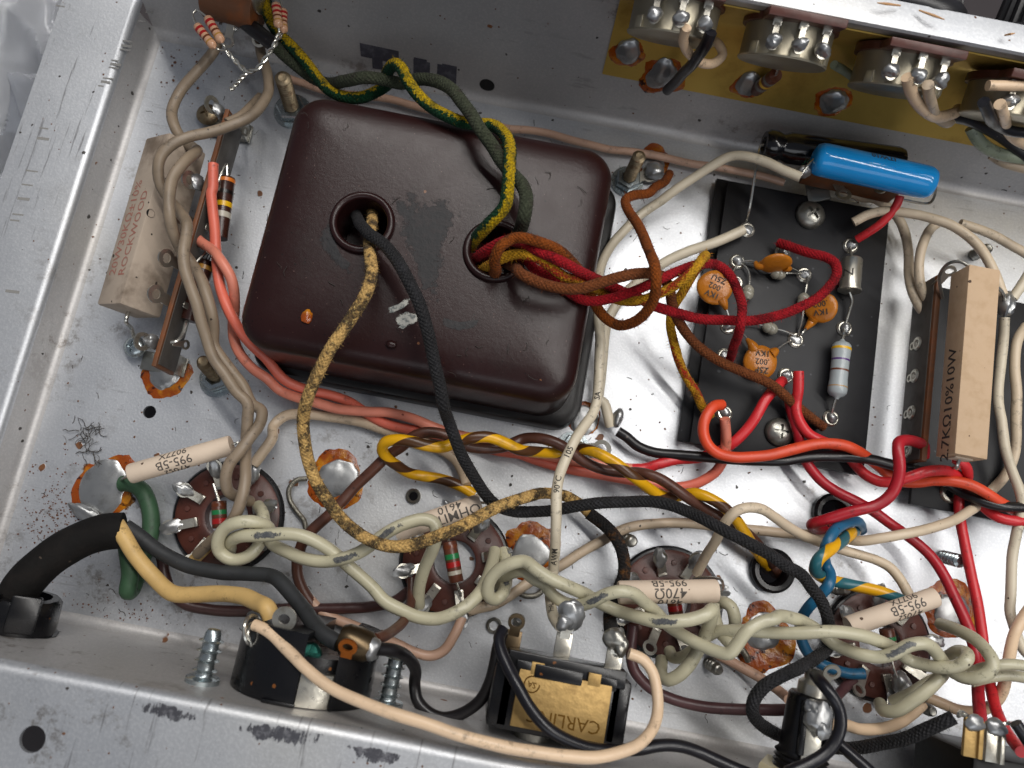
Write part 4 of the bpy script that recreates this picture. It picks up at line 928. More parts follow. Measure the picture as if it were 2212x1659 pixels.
# ------------------------------------------------------------------ fuse holder
fh = thing('fuse_holder', 'black fuse holder with soldered silver side tab in the back wall', 'fuse holder', (90, -84, 22))
fo = V((90.5, -95.4, 31)); fax = V((0.04, 1, .06))
pr = [(0, 0), (5.9, 0)]; h = .5
while h < 9: pr += [(6.1, h), (6.7, h + .5), (6.1, h + 1.0)]; h += 1.25
pr += [(5.8, 9.6), (5.7, 23), (5.2, 23.8), (0, 23.8)]
MB().rev(pr, fo, fax, 30).build('barrel', G['bakelite'], fh, sharp=60)
for x in (-3.2, 3.3): MB().box(fo + fax * 16 + V((x, 0, 5.0)), (1.5, 13, 2.0), bev=.3).build('rib', G['bakelite'], fh)
MB().rev([(6.8, .2), (10.2, .2), (10.4, .8), (10.4, 4.2), (10, 4.8), (6.8, 4.8)], fo, fax, 6, (.6, 0, 1)).build('nut', G['ivory'], fh)
MB().rev([(0, 23.6), (3.8, 23.6), (3.8, 26.5), (2.6, 27.5), (2.6, 30), (0, 30.2)], fo, fax, 24).lug(fo + fax * 26.5 + V((1, 0, 2)), (.3, .8, .5), (1, 0, 0), 7, 4.4, .6).build('end_terminal', G['tin'], fh)
sp = A('@44 565 1270 39'); st_ = MB().box(A('@44 520 1440 37.5'), (4.6, 11, .7), fax.cross(V((0, 0, 1))), bev=.2).build('side_tab', G['tin'], fh)
MB().blob(sp, 3.3, 3.6, 1.7, 41, .45).blob(sp + V((1.4, -2.2, 0)), 2.2, 2.4, 1.5, 42, .5).blob(sp + V((-1.6, 1.6, 0)), 2, 2, 1.4, 43, .5).build('solder', G['solder'], st_)

# ------------------------------------------------------------------ black socket, lower right corner
cn = thing('black_socket_block', 'black moulded socket block with two solder posts in the lower right corner', 'socket', (150, -86, 12))
MB().box((157, -86.5, 24.5), (52, 17.5, 27), bev=1.2).build('body', G['dullblack'], cn)
MB().box((163, -87.5, 38.6), (34, 14, 2), bev=.5).build('lid', G['dullblack'], cn)
for i, q in enumerate(('@44 1755 1285 40', '@44 1920 1325 40')):
    p = A(q); lg = MB().box(p - V((0, 4.2, 0)), (4.4, 9.5, 1.2), bev=.3).box(p - V((-1.6, 4.4, -.7)), (1.2, 9, 1.4), bev=.2).build('post', G['tin' if i else 'goldm'], cn)
    MB().blob(p + V((0, -.6, .6)), 2.4, 2.2, 1.5, 50 + i, .35).build('solder', G['solder'], lg)
    if i == 0: leadw(lg, [p, p + V((-3, .6, .4)), A('@44 1640 1262 42')], .45, 'strand'); leadw(lg, [p, p + V((-3, 1.4, .2)), A('@44 1640 1240 42')], .35, 'strand')
    else: leadw(lg, [p, p + V((3, 1, .6)), A('@44 2080 1315 45')], .5, 'strand')

# ------------------------------------------------------------------ strain relief of the power cord
q = V((-116.5, -95.3, 22))
t = thing('strain_relief', 'black strain relief bushing where the power cord enters the back wall', 'strain relief', q)
MB().rev([(7, -2), (9.6, -2), (9.6, 0), (8.8, .2), (8.8, 8), (8.0, 9), (6.2, 9.2), (6.2, -2)], q, (0, 1, .1), 14).build('bushing', G['bakelite'], t)
MB().box(q + V((-3.4, 5, 8.2)), (1.2, 9, 3), bev=.3).box(q + V((4, 5.5, 7.4)), (7, 9.5, 2.4), (1, 0, -.45), bev=.6).build('clamp', G['bakelite'], t)

# ------------------------------------------------------------------ lamp holder and small resistors, top left corner
t = thing('lamp_holder', 'brown lamp holder with soldered lugs in the top left corner', 'lamp holder', A('@00 500 20 24'))
p = A('@00 506 8 24'); d = (A('@00 566 30 24') - A('@00 444 -2 24')).normalized()
MB().cyl(p - d * 8.5, p + d * 8, 6.4, seg=32).build('body', G['phen'], t); MB().cyl(p - d * 8.6 + V((0, 4, 3)), p + d * 9 + V((0, 4, 3)), 6.2, seg=32).build('shell', G['tin'], t)
lg = MB().lug(p + V((0, -5, -2)), (-.1, -.9, -.4), (1, 0, 0), 8, 4, .6).build('lug', G['tin'], t); MB().blob(A('@00 494 55 20'), 3.2, 3.2, 2.6, 61, .4).build('solder', G['solder'], lg)
lg = MB().lug(p + V((7, -4, -2)), (.3, -.8, -.5), (1, .3, 0), 7, 4, .6).build('lug', G['tin'], t); MB().blob(A('@00 546 28 19'), 3, 3, 2.2, 62, .4).build('solder', G['solder'], lg)
RB = [(.22, .09, 'red'), (.42, .09, 'red'), (.6, .07, 'brown'), (.78, .05, 'gold')]
TR_ = [((424, 54), (463, 102), 31, 'tan banded resistor at far left of the top left corner group', [[(419, 42), (416, 30), (424, 22)], [(473, 107), (487, 108)]]), ((447, 37), (479, 90), 32, 'tan banded resistor beside the far left one in the top left group', [[(436, 28), (425, 20)], [(484, 100), (488, 108)]]), ((596, 7), (602, 58), 31, 'tan banded resistor upright above the green striped wire', [[(596, -10)], [(603, 70), (603, 80)]]), ((611, 20), (612, 69), 29, 'tan banded resistor partly hidden behind its upright twin', [[(606, 0), (600, -12)], [(608, 76), (605, 82)]])]
for a, b, z, lb, ld in TR_:
    p0, p1 = at(*a, z), at(*b, z)
    axial('tan_resistor', lb, 'resistor', p0, p1, px2mm(20, p0) / 2, 'tanres', 'dog', RB, ([p0] + [at(x, y, z) for x, y in ld[0]], [p1] + [at(x, y, z - 1) for x, y in ld[1]]), 'small tan resistors in the top left corner', .33)
def twist(name, label, cat, P, r, off, pitch, mat):
    C = spline(P, .5); T, N = frames(C); m = MB(); L = 0; ph = []
    for i in range(len(C)):
        if i: L += (C[i] - C[i - 1]).length
        ph.append(2 * pi * L / pitch)
    for k in (0, pi): m.tube([c + (N[i] * cos(ph[i] + k) + T[i].cross(N[i]) * sin(ph[i] + k)) * off for i, c in enumerate(C)], r, 7)
    return tag(m.build(name, G[mat]), label, cat)
twist('twisted_leads', 'twisted silver leads looping between the small tan resistors', 'wire', [at(x, y, z) for x, y, z in [(487, 107, 30), (503, 126, 29), (520, 143, 28), (534, 154, 28), (555, 149, 29), (570, 131, 30), (582, 113, 31), (594, 95, 32), (603, 74, 31)]], .42, .42, 5.5, 'lead')
twist('twisted_leads', 'twisted silver leads running down to the left terminal strip lug', 'wire', [at(x, y, z) for x, y, z in [(534, 155, 28), (522, 168, 27), (512, 180, 26), (498, 194, 25)]], .42, .42, 3.2, 'lead')

# ------------------------------------------------------------------ lint tufts
def lint(label, px, py, n, sp, seed, mat='ink'):
    rnd = random.Random(seed); m = MB(); c = at(px, py, .4)
    for k in range(n):
        p = c + V((rnd.uniform(-1, 1) * sp, rnd.uniform(-.6, .6) * sp, rnd.uniform(0, .6))); P = [p]; a = rnd.uniform(0, 6.3)
        for j in range(5): a += rnd.uniform(-.9, .9); p = p + V((cos(a), sin(a), rnd.uniform(-.12, .15))) * rnd.uniform(.5, 1.3); p.z = max(p.z, .25); P.append(p.copy())
        m.tube(spline(P, .5), rnd.uniform(.06, .15), 5)
    return tag(m.build('lint_tuft', G[mat]), label, 'lint', 'lint on the floor')
lint('black lint tuft on the bare floor above the left white resistor', 190, 935, 20, 3.0, 3)
lint('small streak of black lint left of the white ceramic resistor', 195, 975, 10, 1.6, 4)
# crumbs of flux, rust and dust lying about on the floor, wall and lips
rnd = random.Random(11); cm = MB(); fb = MB()
def crumb(m, p, r): 
    bm = bmesh.new(); bmesh.ops.create_icosphere(bm, subdivisions=1, radius=1)
    a = rnd.uniform(0, 6.3); k = rnd.uniform(.45, 1)
    for v in bm.verts: v.co = V(((v.co.x * cos(a) - v.co.y * k * sin(a)), (v.co.x * sin(a) + v.co.y * k * cos(a)), v.co.z * .55)) * r * rnd.uniform(.75, 1.2)
    m.bm(bm, lambda c: p + c)
for i in range(900):
    if i < 330: p = at(rnd.gauss(115, 45), rnd.gauss(1110, 60), 0)
    elif i < 450: p = at(rnd.gauss(240, 70), rnd.gauss(1330, 22), 0)
    elif i < 540: p = at(rnd.gauss(370, 50), rnd.gauss(110, 50), 0)
    else: p = V((rnd.uniform(-138, 150), rnd.uniform(-90, 90), 0))
    if not (-139 < p.x < 200 and -92 < p.y < 93): continue
    if -79 < p.x < 20 and -11 < p.y < 65: continue
    r = rnd.choice((.16, .2, .25, .3, .38, .55)) if i > 450 else rnd.uniform(.12, .36)
    p.z = r * .4; crumb(cm, p, r)
tag(cm.build('flux_crumbs', G['crumb']), 'brown flux and rust crumbs strewn over the chassis floor', 'debris', kind='stuff')
for i in range(260):
    p = V((rnd.uniform(-138, 150), rnd.uniform(-90, 90), .15)); onc = -76 < p.x < 16 and -8 < p.y < 60
    if -80 < p.x < 22 and -12 < p.y < 66 and not onc: continue
    if onc: p.z = 36.3
    a = rnd.uniform(0, 6.3); P = [p.copy()]
    for j in range(rnd.randint(2, 4)): a += rnd.uniform(-.8, .8); p = p + V((cos(a), sin(a), 0)) * rnd.uniform(.4, 1.0); P.append(p.copy())
    fb.tube(spline(P, .6), rnd.uniform(.05, .1), 4)
tag(fb.build('lint_fibres', G['ink']), 'fine dark dust fibres lying on the floor and the transformer', 'debris', kind='stuff')

# ------------------------------------------------------------------ wires
WM = {}
WM['tan'] = plastic('tan_wire', '8e7d69', .45, .7)
WM['beige'] = plastic('beige_wire', 'c5b096', .4, .45)
WM['beige2'] = plastic('pale_beige_wire', 'd6c3a8', .4, .4)
WM['pinkbeige'] = plastic('pinkish_wire', 'cba48c', .4, .4)
WM['peach'] = plastic('peach_wire', 'e6c8a6', .36, .35)
WM['white'] = plastic('off_white_wire', 'd6cab2', .4, .35)
WM['heater'] = plastic('grey_green_wire', 'c2bca0', .33, .3)
WM['salmon'] = plastic('salmon_wire', 'e2705a', .4, .45, (.2, .03, .01, 1))
WM['salmon2'] = plastic('light_salmon_wire', 'e48a72', .4, .45, (.2, .03, .01, 1))
WM['red'] = plastic('red_wire', 'cf2a30', .36, .3)
WM['dkred'] = plastic('dark_red_wire', 'b01a28', .36, .4)
WM['orange'] = plastic('orange_wire', 'e04c28', .38, .35)
WM['black'] = plastic('black_wire', '171416', .32, .4, (.1, .08, .07, 1))
WM['bblack'] = plastic('blue_black_wire', '131219', .3, .4, (.1, .08, .07, 1))
WM['brown'] = plastic('brown_wire', '573427', .36, .4)
WM['dkbrown'] = plastic('dark_brown_wire', '472c2a', .36, .4)
WM['purple'] = plastic('purple_brown_wire', '5a3a3c', .36, .35)
WM['ycord'] = plastic('yellow_cord_wire', 'dcb673', .5, .4)
WM['gcord'] = plastic('grey_black_cord_wire', '2b2d2f', .6, .5, (.3, .27, .2, 1))
WM['grncord'] = plastic('green_cord_wire', '34553a', .55, .4)
WM['blue'] = plastic('blue_wire', '1c6288', .34, .4)
WM['pgreen'] = plastic('pale_green_wire', '9aa48c', .4, .3)
WM['cord'] = G['rubber']
WM['shield'] = G['braid']
WM['ybr'] = striped('yellow_brown_wire', 'e2a80e', '4f3018', 17, .2)
WM['ybl'] = striped('yellow_blue_wire', 'e8ab12', '2a6670', 15, .24)
WM['cgreen'] = cloth('green_yellow_cloth', '184028', '173022', .7, .75, ('c9a512', .27, 420.))
WM['cgrey'] = cloth('grey_green_cloth', '474c3c', '3a3230', .8, .75)
WM['cred'] = cloth('red_cloth', 'a81c25', '4c0f14', .8, .78)
WM['cyel'] = cloth('yellow_cloth', 'd09a26', '7a2418', .8, .8, ('a52a20', .2, 40.), 220, .5)
WM['cbrown'] = cloth('brown_cloth', '7a4526', '5a3020', .6, .8)
WM['corange'] = cloth('orange_brown_cloth', '8f4a1a', '3c2414', .85, .8)
WM['cblack'] = cloth('black_cloth', '19181b', '302f34', .6, .75, spec=.35, rough=.62, bs=.18)
WM['cchar'] = cloth('charred_yellow_cloth', 'd2aa6a', '2a2626', .95, .85, None, 230, .45, wd=.11)
WM['cchar2'] = cloth('blackened_cloth', '2a2828', '8a5a28', .8, .8, None, 90, .56)
INFO = {}; HEAT = {}
def wire(name, label, wpx, mat, s, seg=14, flat=None, key=None, k=1.):
    P = path(s); C = spline(P, 1.0); mid = P[len(P) // 2]; r = px2mm(wpx, mid) / 2 * k
    sd = hash(label) % 97 if False else sum(map(ord, label)) % 97
    C = [c + V((noise.noise(c * .09 + V((sd, 0, 0))), noise.noise(c * .09 + V((0, sd, 9))), 0)) * .34 for c in C]
    for c in C: c.z = max(c.z, r * .9) if c.z > -1 else c.z
    R = [r * (1 + .05 * noise.noise(V((i * .12, sd, 0)))) for i in range(len(C))]
    m = MB(); m.tube(C, R, seg); o = m.build(name, WM[mat], origin=P[0], sharp=60)
    tag(o, label, 'wire')
    if name == CW:                                     # loose cotton fibres
        rn = random.Random(sd); T, N = frames(C); f = MB()
        for i in range(int(len(C) * 7)):
            j = rn.randrange(len(C)); a = rn.uniform(0, 6.3); n_ = N[j] * cos(a) + T[j].cross(N[j]) * sin(a); p = C[j] + n_ * R[j] * .97
            d = (n_ * rn.uniform(.25, 1) + T[j] * rn.uniform(-1, 1) + T[j].cross(n_) * rn.uniform(-.8, .8)).normalized() * rn.uniform(.5, 1.5); e = d.cross(n_).normalized() * .045
            q = p + d * .55 + n_ * .1
            f.add([p - e, p + e, q + e * .7, q - e * .7, p + d], [(0, 1, 2, 3), (3, 2, 4)], [((i * .3, .1),) * 4, ((i * .3, .1),) * 3])
        f.build('loose_fibres', WM[mat], o)['kind'] = 'stuff'
    if key: INFO[key] = (o, C, r)
    if mat == 'heater': HEAT[label] = (o, C, r)
    return o
PW, CW = 'insulated_wire', 'cloth_wire'
# --- transformer leads in cloth
wire(CW, 'green cloth wire with yellow tracer from the top left corner to the transformer', 27, 'cgreen', '@21 95,-40,20 95,40,22 115,130 190,250 300,370 390,470 480,590 580,690,23 700,742,24 830,748 950,700,22 1030,640,24 1022,560,31 1075,492,36 1130,530,38 1180,625,38 1260,730,38 1370,830,38 1500,900,38 1600,940,38 1710,955,37 1830,960,38 1930,1040,42 1972,1180,46 1962,1340,48 1945,1480,48 @22 1925,120,47 1800,265,43 1700,370,36 1660,430,30')
wire(CW, 'grey green cloth wire twisted with the yellow striped one above the transformer', 28, 'cgrey', '@11 1880,150,22 1990,250,23 2110,350,23 @21 200,395,21 330,505,19 450,600,18 560,645,19 700,625,28 850,598,32 1000,612,31 1130,640,31 1270,608,34 1400,622,37 1520,685,40 1600,790,42 1680,900,45 1750,1010,46 1830,1120,45 1900,1230,44 1980,1330,44 2060,1420,46 2095,1520,48 2085,1640,48 @22 2085,110,48 2080,200,45 2045,310,40 1990,380,32')
wire('wire_sleeve', 'black sleeve over the grey green wire end in the top left corner', 33, 'black', '@11 1870,160,22 1990,255,23 2120,355,23 @21 110,322,22.5')
wire(CW, 'long red cloth wire curving round the component board to its upper eyelet', 22, 'cred', '@22 1680,540,30 1800,455,40 1950,385,44 2080,420,46 @32 80,425,48 250,470,49 420,552,48 560,625,44 700,690,38 850,760,34 1000,825,30 1130,890,30 1300,945,28 1500,988,26 1700,998,25 1900,992,24 2050,965,23 @42 200,968,22 400,910,22 550,835,21 650,740,20 706,630,19 690,555,18 620,510,17 500,478,16 380,440,13 262,405,10')
wire(CW, 'red cloth wire looping down to the lower eyelet left on the component board', 22, 'cred', '@22 1740,560,28 1900,520,38 2080,530,40 @32 200,600,40 350,670,38 450,770,37 560,832,37 660,850,37 800,830,38 1000,760,40 1150,690,41 1300,625,39 1450,572,34 1600,572,30 1700,650,28 1765,780,27 1800,900,30 1785,1030,31 1745,1180,22 1705,1300,10')
wire(CW, 'yellow and red cloth wire with a raised loop ending at the lower board edge', 22, 'cyel', '@22 1715,625,28 1830,560,40 2000,490,45 @32 60,490,47 200,510,47 330,590,46 430,662,44 530,695,42 700,775,33 800,825,33 900,850,35 1010,850,36 1130,810,38 1250,750,40 1350,680,42 1440,590,43 1505,510,40 1520,500,36 1470,570,31 1400,680,27 1330,800,23 1270,900,20 1250,1010,18 1270,1150,16 1310,1300,14 1370,1430,12 1450,1560,10 @33 1420,125,10 1500,205,10 1560,270,8')
wire(CW, 'brown cloth wire running from the transformer across to the board lower right', 23, 'cbrown', '@22 1930,560,32 2010,590,42 @32 20,570,46 100,640,47 250,715,46 400,750,46 550,750,46 700,712,46 850,670,46 1000,638,45 1110,640,43 1200,680,37 1245,760,33 1255,860,29 1285,960,26 1345,1060,23 1450,1190,19 1600,1300,17 1800,1385,16 2000,1475,15 @42 150,1500,14 300,1570,13 @43 100,65,13 250,115,12 400,195,11 500,275,10 605,355,8')
wire(CW, 'orange brown cloth wire knotted at the transformer hole and looping to a bolt lug', 23, 'corange', '@22 1790,640,30 1860,620,40 1850,540,46 1900,430,50 2000,370,50 @32 0,388,50 130,368,51 250,398,51 380,452,49 480,540,46 560,635,41 610,760,34 680,890,32 750,975,32 850,1032,33 950,1020,36 1050,950,41 1120,840,46 1140,720,50 1130,600,50 1090,480,44 1040,350,36 970,220,28 912,125,22 905,75,20 960,40,18 1080,18,15 @31 1130,1440,12 1200,1400,9 1240,1335,6')
wire(CW, 'black cloth wire from the transformer hole winding to the lower right', 27, 'cblack', '@22 770,170,26 830,270,38 900,345,43 990,405,45 1090,520,47 1190,700,49 1275,870,49 1325,1050,48 1360,1200,46 1390,1350,44 1425,1500,42 1455,1650,40 @23 1450,170,36 1490,300,33 1550,450,31 1610,600,28 1690,750,25 1790,885,22 1890,970,19 2000,1005,17 @33 100,1010,16 300,1000,15 500,970,18 700,940,20 900,925,20 1100,925,21 1250,950,23 1400,1012,25 1550,1090,29 1700,1170,31 1850,1245,31 2000,1325,30 2120,1410,29 @43 440,1490,28 520,1600,27 @44 570,345,26 625,470,25 650,600,21 640,720,22 560,800,29 430,880,33 280,950,35 150,1030,35 75,1130,34 62,1230,32 120,1325,28 230,1390,22 330,1420,15 450,1450,12 600,1490,13 760,1512,17 900,1500,22 1050,1472,27 1200,1438,32 1400,1370,38 1540,1305,41 1610,1268,42')
wire(CW, 'charred yellow cloth wire sweeping from the transformer past the second socket', 27, 'cchar', '@22 905,120,24 905,240,33 885,380,38 890,500,43 902,620,45 880,740,47 830,850,47 760,955,47 680,1075,47 600,1205,47 530,1340,46 465,1480,44 415,1600,42 @23 400,160,39 380,300,37 388,450,35 420,620,33 480,780,32 560,910,32 660,1040,32 790,1160,32 930,1240,32 1080,1272,32 1250,1250,32 1420,1190,32 1600,1110,30 1780,1020,27 1950,940,23 2100,890,20 @33 250,858,14 350,862,12 450,888,11 550,950,9 640,1035,8')
wire(CW, 'blackened cloth wire going down to the right terminal of the switch', 28, 'cchar2', '@33 620,1015,9 720,1090,9 800,1170,10 860,1270,11 888,1380,12 888,1480,13 @34 868,240,13 815,370,13 785,460,14 785,560,20 805,650,28')
# --- grey green heater pair along the sockets
H = 'heater'
wire(PW, 'grey green wire starting in the loop over the first tube socket', 28, H, '@13 1770,1300,12 1775,1230,18 1850,1195,22 2000,1190,24 @23 80,1185,25 250,1172,25 380,1190,25 500,1242,24 620,1322,22 720,1412,21 820,1500,20 920,1590,19 @24 1000,370,19 1120,442,19 1250,500,20 1400,512,21 1530,472,22 1650,400,21 1740,310,19 1800,200,16 1830,100,13 1850,-10,9')
wire(PW, 'grey green wire knotted round the first tube socket lug and looping to the second', 28, H, '@13 1985,960,8 2025,1030,12 2030,1140,14 1990,1260,16 1900,1350,17 1780,1375,17 1690,1310,18 1680,1220,20 1730,1130,22 1830,1085,24 1950,1085,23 2060,1130,20 @23 60,1165,17 130,1240,17 250,1310,19 400,1368,21 560,1390,22 700,1362,24 850,1290,25 950,1215,25 1050,1152,26 1180,1090,26 1290,1062,26 1375,1085,26 1402,1140,26 1395,1220,25 1360,1330,21 1310,1450,17 1275,1580,13 @24 1265,380,10 1272,445,7')
wire(PW, 'grey green wire looping from the second socket over to the third', 28, H, '@24 1915,-20,8 1935,120,11 1935,240,14 1905,330,17 1850,365,18 1800,335,20 1800,240,22 1860,150,24 1960,92,26 2080,72,27 @34 210,130,29 300,192,30 450,258,29 600,325,26 720,392,22 850,450,23 1000,500,27 1150,535,30 1300,535,32 1430,512,32 1530,470,32 1562,440,31 1545,540,27 1490,690,24 1405,840,22 1310,948,20 1235,988,18 1182,940,14 1180,820,9')
wire(PW, 'grey green wire crossing the third socket and rising into the right hand pair', 28, H, '@24 1870,250,8 1960,170,18 2080,150,23 @34 100,188,24 200,205,24 275,245,24 340,325,24 440,392,25 560,408,28 660,372,31 760,322,33 870,300,34 960,315,33 1050,385,29 1140,460,25 1230,560,24 1340,632,26 1480,712,29 1610,765,32 1700,775,34 1760,705,35 1830,612,36 1930,545,36 2050,512,36 @44 260,490,35 380,512,32 500,562,28 600,630,26 680,700,27 780,750,29 900,790,32 1030,808,34 1150,780,36 1260,722,37 1370,702,37 1440,732,35 1490,795,32 1550,870,30 1620,935,31 1710,970,33 1800,965,35 1880,920,36 1905,850,36 1865,765,34 1780,675,30 1650,605,24 1500,550,15')
wire(PW, 'grey green wire lying over the black cloth wire toward the fourth socket', 28, H, '@34 1245,750,8 1270,805,11 1340,805,14 1430,750,17 1510,660,21 1590,615,24 1700,605,27 1850,602,29 2000,620,30 @44 200,628,31 400,622,33 600,612,35 780,622,35 950,652,34 1080,702,32 1180,760,29 1270,830,28 1390,865,30 1520,885,33 1640,868,35 1705,822,36 1708,778,34 1650,765,30 1570,800,22')
wire(PW, 'short grey green loop on the right rim of the third socket', 27, H, '@34 1590,415,8 1650,382,14 1715,425,16 1742,510,16 1735,590,10')
wire(PW, 'short grey green wire from the third socket top down to the pair', 27, H, '@34 1575,400,20 1590,500,21 1630,600,23 1700,690,27 1755,740,28')
wire(PW, 'grey green wire hooking up to the lower lug of the fourth socket', 28, H, '@44 1560,880,24 1500,960,27 1400,1060,27 1280,1150,26 1170,1215,24 1080,1215,21 1040,1160,14')
wire(PW, 'pale green wire ending yellowed at the lower lug of the fourth socket', 22, H, '@44 1480,960,18 1380,1010,17 1270,1080,16 1130,1150,12')
wire(PW, 'upper grey green wire leaving at the right picture edge', 24, H, '@44 1690,960,25 1800,900,28 1920,872,31 2060,862,32 2220,890,32')
wire(PW, 'lower grey green wire leaving at the right picture edge', 24, H, '@44 1740,1000,25 1880,965,26 2000,945,26 2100,950,26 2220,970,26')
# --- tan pair on the left
wire(PW, 'dirty tan wire from the top left resistors twisting down to the first socket', 25, 'tan', '@11 1680,330,16 1640,400,17 1500,560,17 1390,700,16 1325,850,16 1335,960,17 1395,1070,17 1490,1140,20 1505,1175,26 1420,1245,30 1330,1360,32 1300,1500,33 1300,1640,33 @12 1330,320,30 1385,440,26 1470,560,24 1545,690,25 1590,810,26 1625,940,25 1635,1070,22 1640,1180,20 1700,1280,19 1790,1400,18 1870,1500,17 1940,1640,16 @13 2010,230,17 1995,330,19 1930,425,21 1850,540,22 1765,640,22 1735,745,21 1755,840,19 1840,895,15 1920,925,9')
wire(PW, 'dirty tan wire looping over its twin beside the dusty block resistor', 25, 'tan', '@11 1990,280,16 2010,420,17 2060,580,19 2062,710,20 2000,820,22 1900,910,24 1750,978,26 1600,1020,28 1450,1052,30 1330,1105,31 1235,1200,31 1212,1300,30 1232,1420,28 1300,1530,26 1380,1620,26 @12 1405,170,28 1440,260,31 1432,360,32 1415,470,33 1425,600,33 1470,750,32 1510,870,31 1540,1000,29 1580,1120,27 1640,1280,25 1720,1400,24 1810,1540,23 @13 1880,60,23 1900,170,22 1900,300,20 1890,450,18 1892,600,19 1888,750,22 1860,900,23 1815,1020,22 1740,1110,19 1640,1210,15 1520,1330,9')
wire(PW, 'short tan wire under its larger neighbour ending at a strip lug', 20, 'tan', '@11 1745,945,22 1850,895,20 1930,820,17 2000,740,14')
# --- salmon pair
wire(PW, 'salmon wire from the left terminal strip top lug running under the transformer edge', 22, 'salmon', '@11 1640,1262,22 1638,1450,22 @12 1625,20,22 1635,150,21 1652,300,20 1660,450,19 1672,600,20 1695,750,21 1735,870,22 1790,980,21 1855,1085,19 1935,1185,17 2040,1290,14 @23 220,-20,10 330,40,8 450,80,7 580,105,6 710,152,5 840,235,5 960,305,5 1100,352,5 1260,388,5 1450,420,5 1650,470,4 1850,535,4 2050,570,4 @33 150,590,4 300,640,4 500,682,4 650,710,4 800,738,4 950,765,4 1150,800,4 1300,815,4 1420,795,5 1520,750,6 1600,690,7 1650,610,8 1675,500,9 1680,400,10 1665,290,9')
wire(PW, 'salmon wire crossing its twin and ending red at the component board', 22, 'salmon2', '@12 1480,335,16 1540,390,18 1640,465,22 1720,570,25 1775,680,24 1800,800,21 1805,920,17 1795,1030,15 1805,1150,14 1850,1265,13 1950,1375,12 2050,1442,11 @23 60,15,10 200,72,8 350,130,8 500,172,8 650,215,8 850,232,8 1050,240,8 1200,282,8 1350,342,8 1500,395,7 1650,430,6 1850,470,5 2050,530,5 @33 60,545,5 200,560,5 400,590,5 600,630,5 800,655,5 960,672,5')
wire(PW, 'bright red wire rising from under the striped pair to a board eyelet', 23, 'red', '@33 950,675,5 1050,668,5 1150,640,6 1300,604,6 1480,590,6 1620,545,7 1730,475,9 1830,375,10 1920,255,11 2000,120,11 2075,35,10 2110,0,8')
# --- striped pair
wire(PW, 'yellow wire with brown spiral twisted with the plain brown wire', 24, 'ybr', '@23 1690,870,4 1600,812,5 1450,755,6 1300,732,6 1180,702,8 1090,645,11 1020,590,14 985,530,17 1010,475,20 1100,452,22 1200,462,23 1320,495,23 1450,508,22 1550,475,21 1680,440,22 1800,432,22 1920,470,21 2040,528,19 @33 100,498,17 250,552,14 400,555,11 520,525,13 620,530,17 720,565,19 820,622,20 900,682,20 980,745,19 1060,810,16 1160,868,13 1260,890,11 1350,872,11 1440,865,14 1550,905,16 1660,975,16 1750,1065,14 1830,1180,12 1900,1290,8 1965,1385,3 1995,1450,-4')
wire(PW, 'brown wire twisted with the yellow spiral one down to the grommet', 24, 'brown', '@24 500,470,3 440,390,4 378,290,5 340,180,6 335,60,7 @23 345,1330,8 380,1240,9 450,1150,10 560,1045,10 680,925,10 780,815,10 900,695,11 1020,585,12 1130,510,14 1220,430,17 1320,392,18 1450,402,18 1550,450,17 1650,502,16 1800,522,15 1950,500,14 2060,450,13 @33 100,428,13 230,440,15 350,470,16 450,522,16 560,602,14 680,660,12 800,695,11 900,705,12 1000,702,13 1080,715,15 1180,755,16 1280,822,16 1370,890,15 1470,952,13 1580,1015,11 1700,1075,10 1820,1160,9 1930,1275,7 2020,1390,3 2055,1480,-4')
wire(PW, 'dark brown wire passing along the floor under the cord wires', 24, 'dkbrown', '@13 1240,1340,5 @14 1255,80,5 1270,180,5 1320,310,5 1420,395,5 1600,440,5 1850,452,5 2100,445,5 @24 300,440,4 500,432,4 700,430,4 900,415,4 1080,375,5 1190,300,6')
wire(PW, 'brown wire from the outlet terminal up to the second socket lug', 22, 'brown', '@24 930,660,38 1000,640,34 1080,600,27 1150,535,20 1195,430,14 1212,330,11 1215,200,9')
# --- beige wires on the floor
wire(PW, 'beige wire bent over the floor below the salmon pair', 23, 'beige', '@13 1950,640,8 2010,560,8 2090,440,7 @23 50,500,6 150,345,5 240,265,4 350,248,4 500,260,4 700,290,3.5 900,340,3.5 1050,392,3 1180,425,3 1320,470,3 1450,530,3 1540,592,3 1600,695,4 1635,800,6')
wire(PW, 'long thin beige wire along the foot of the front wall', 17, 'pinkbeige', '@21 250,600,3 450,668,3 600,712,3 800,735,3 1000,755,3 1200,805,3 1400,862,3 1600,915,3 1800,945,3 @31 0,990,3 150,1000,3 330,1032,3 550,1092,3 750,1140,3 950,1162,3 1100,1190,3 1300,1232,3 1450,1262,3 1600,1285,3 1800,1325,3 2000,1365,3 2120,1400,3')
wire(PW, 'pinkish wire passing beneath the outlet wires to the second socket', 22, 'pinkbeige', '@24 420,350,4 500,430,4 600,495,4 800,580,5 950,645,6 1100,705,8 1230,768,9 1360,795,9 1460,755,9 1540,640,9 1600,505,8')
wire(PW, 'beige wire rising from the second socket across the floor to the right', 22, 'beige', '@24 1640,450,7 1720,425,7 1850,395,6 2000,310,5 @33 30,1590,5 200,1525,4 400,1425,4 560,1320,4 720,1232,4 850,1160,5 1000,1112,5 1200,1088,5 1400,1092,5 1600,1115,5 1850,1145,5 2100,1165,5 @43 500,1180,4 620,1175,3')
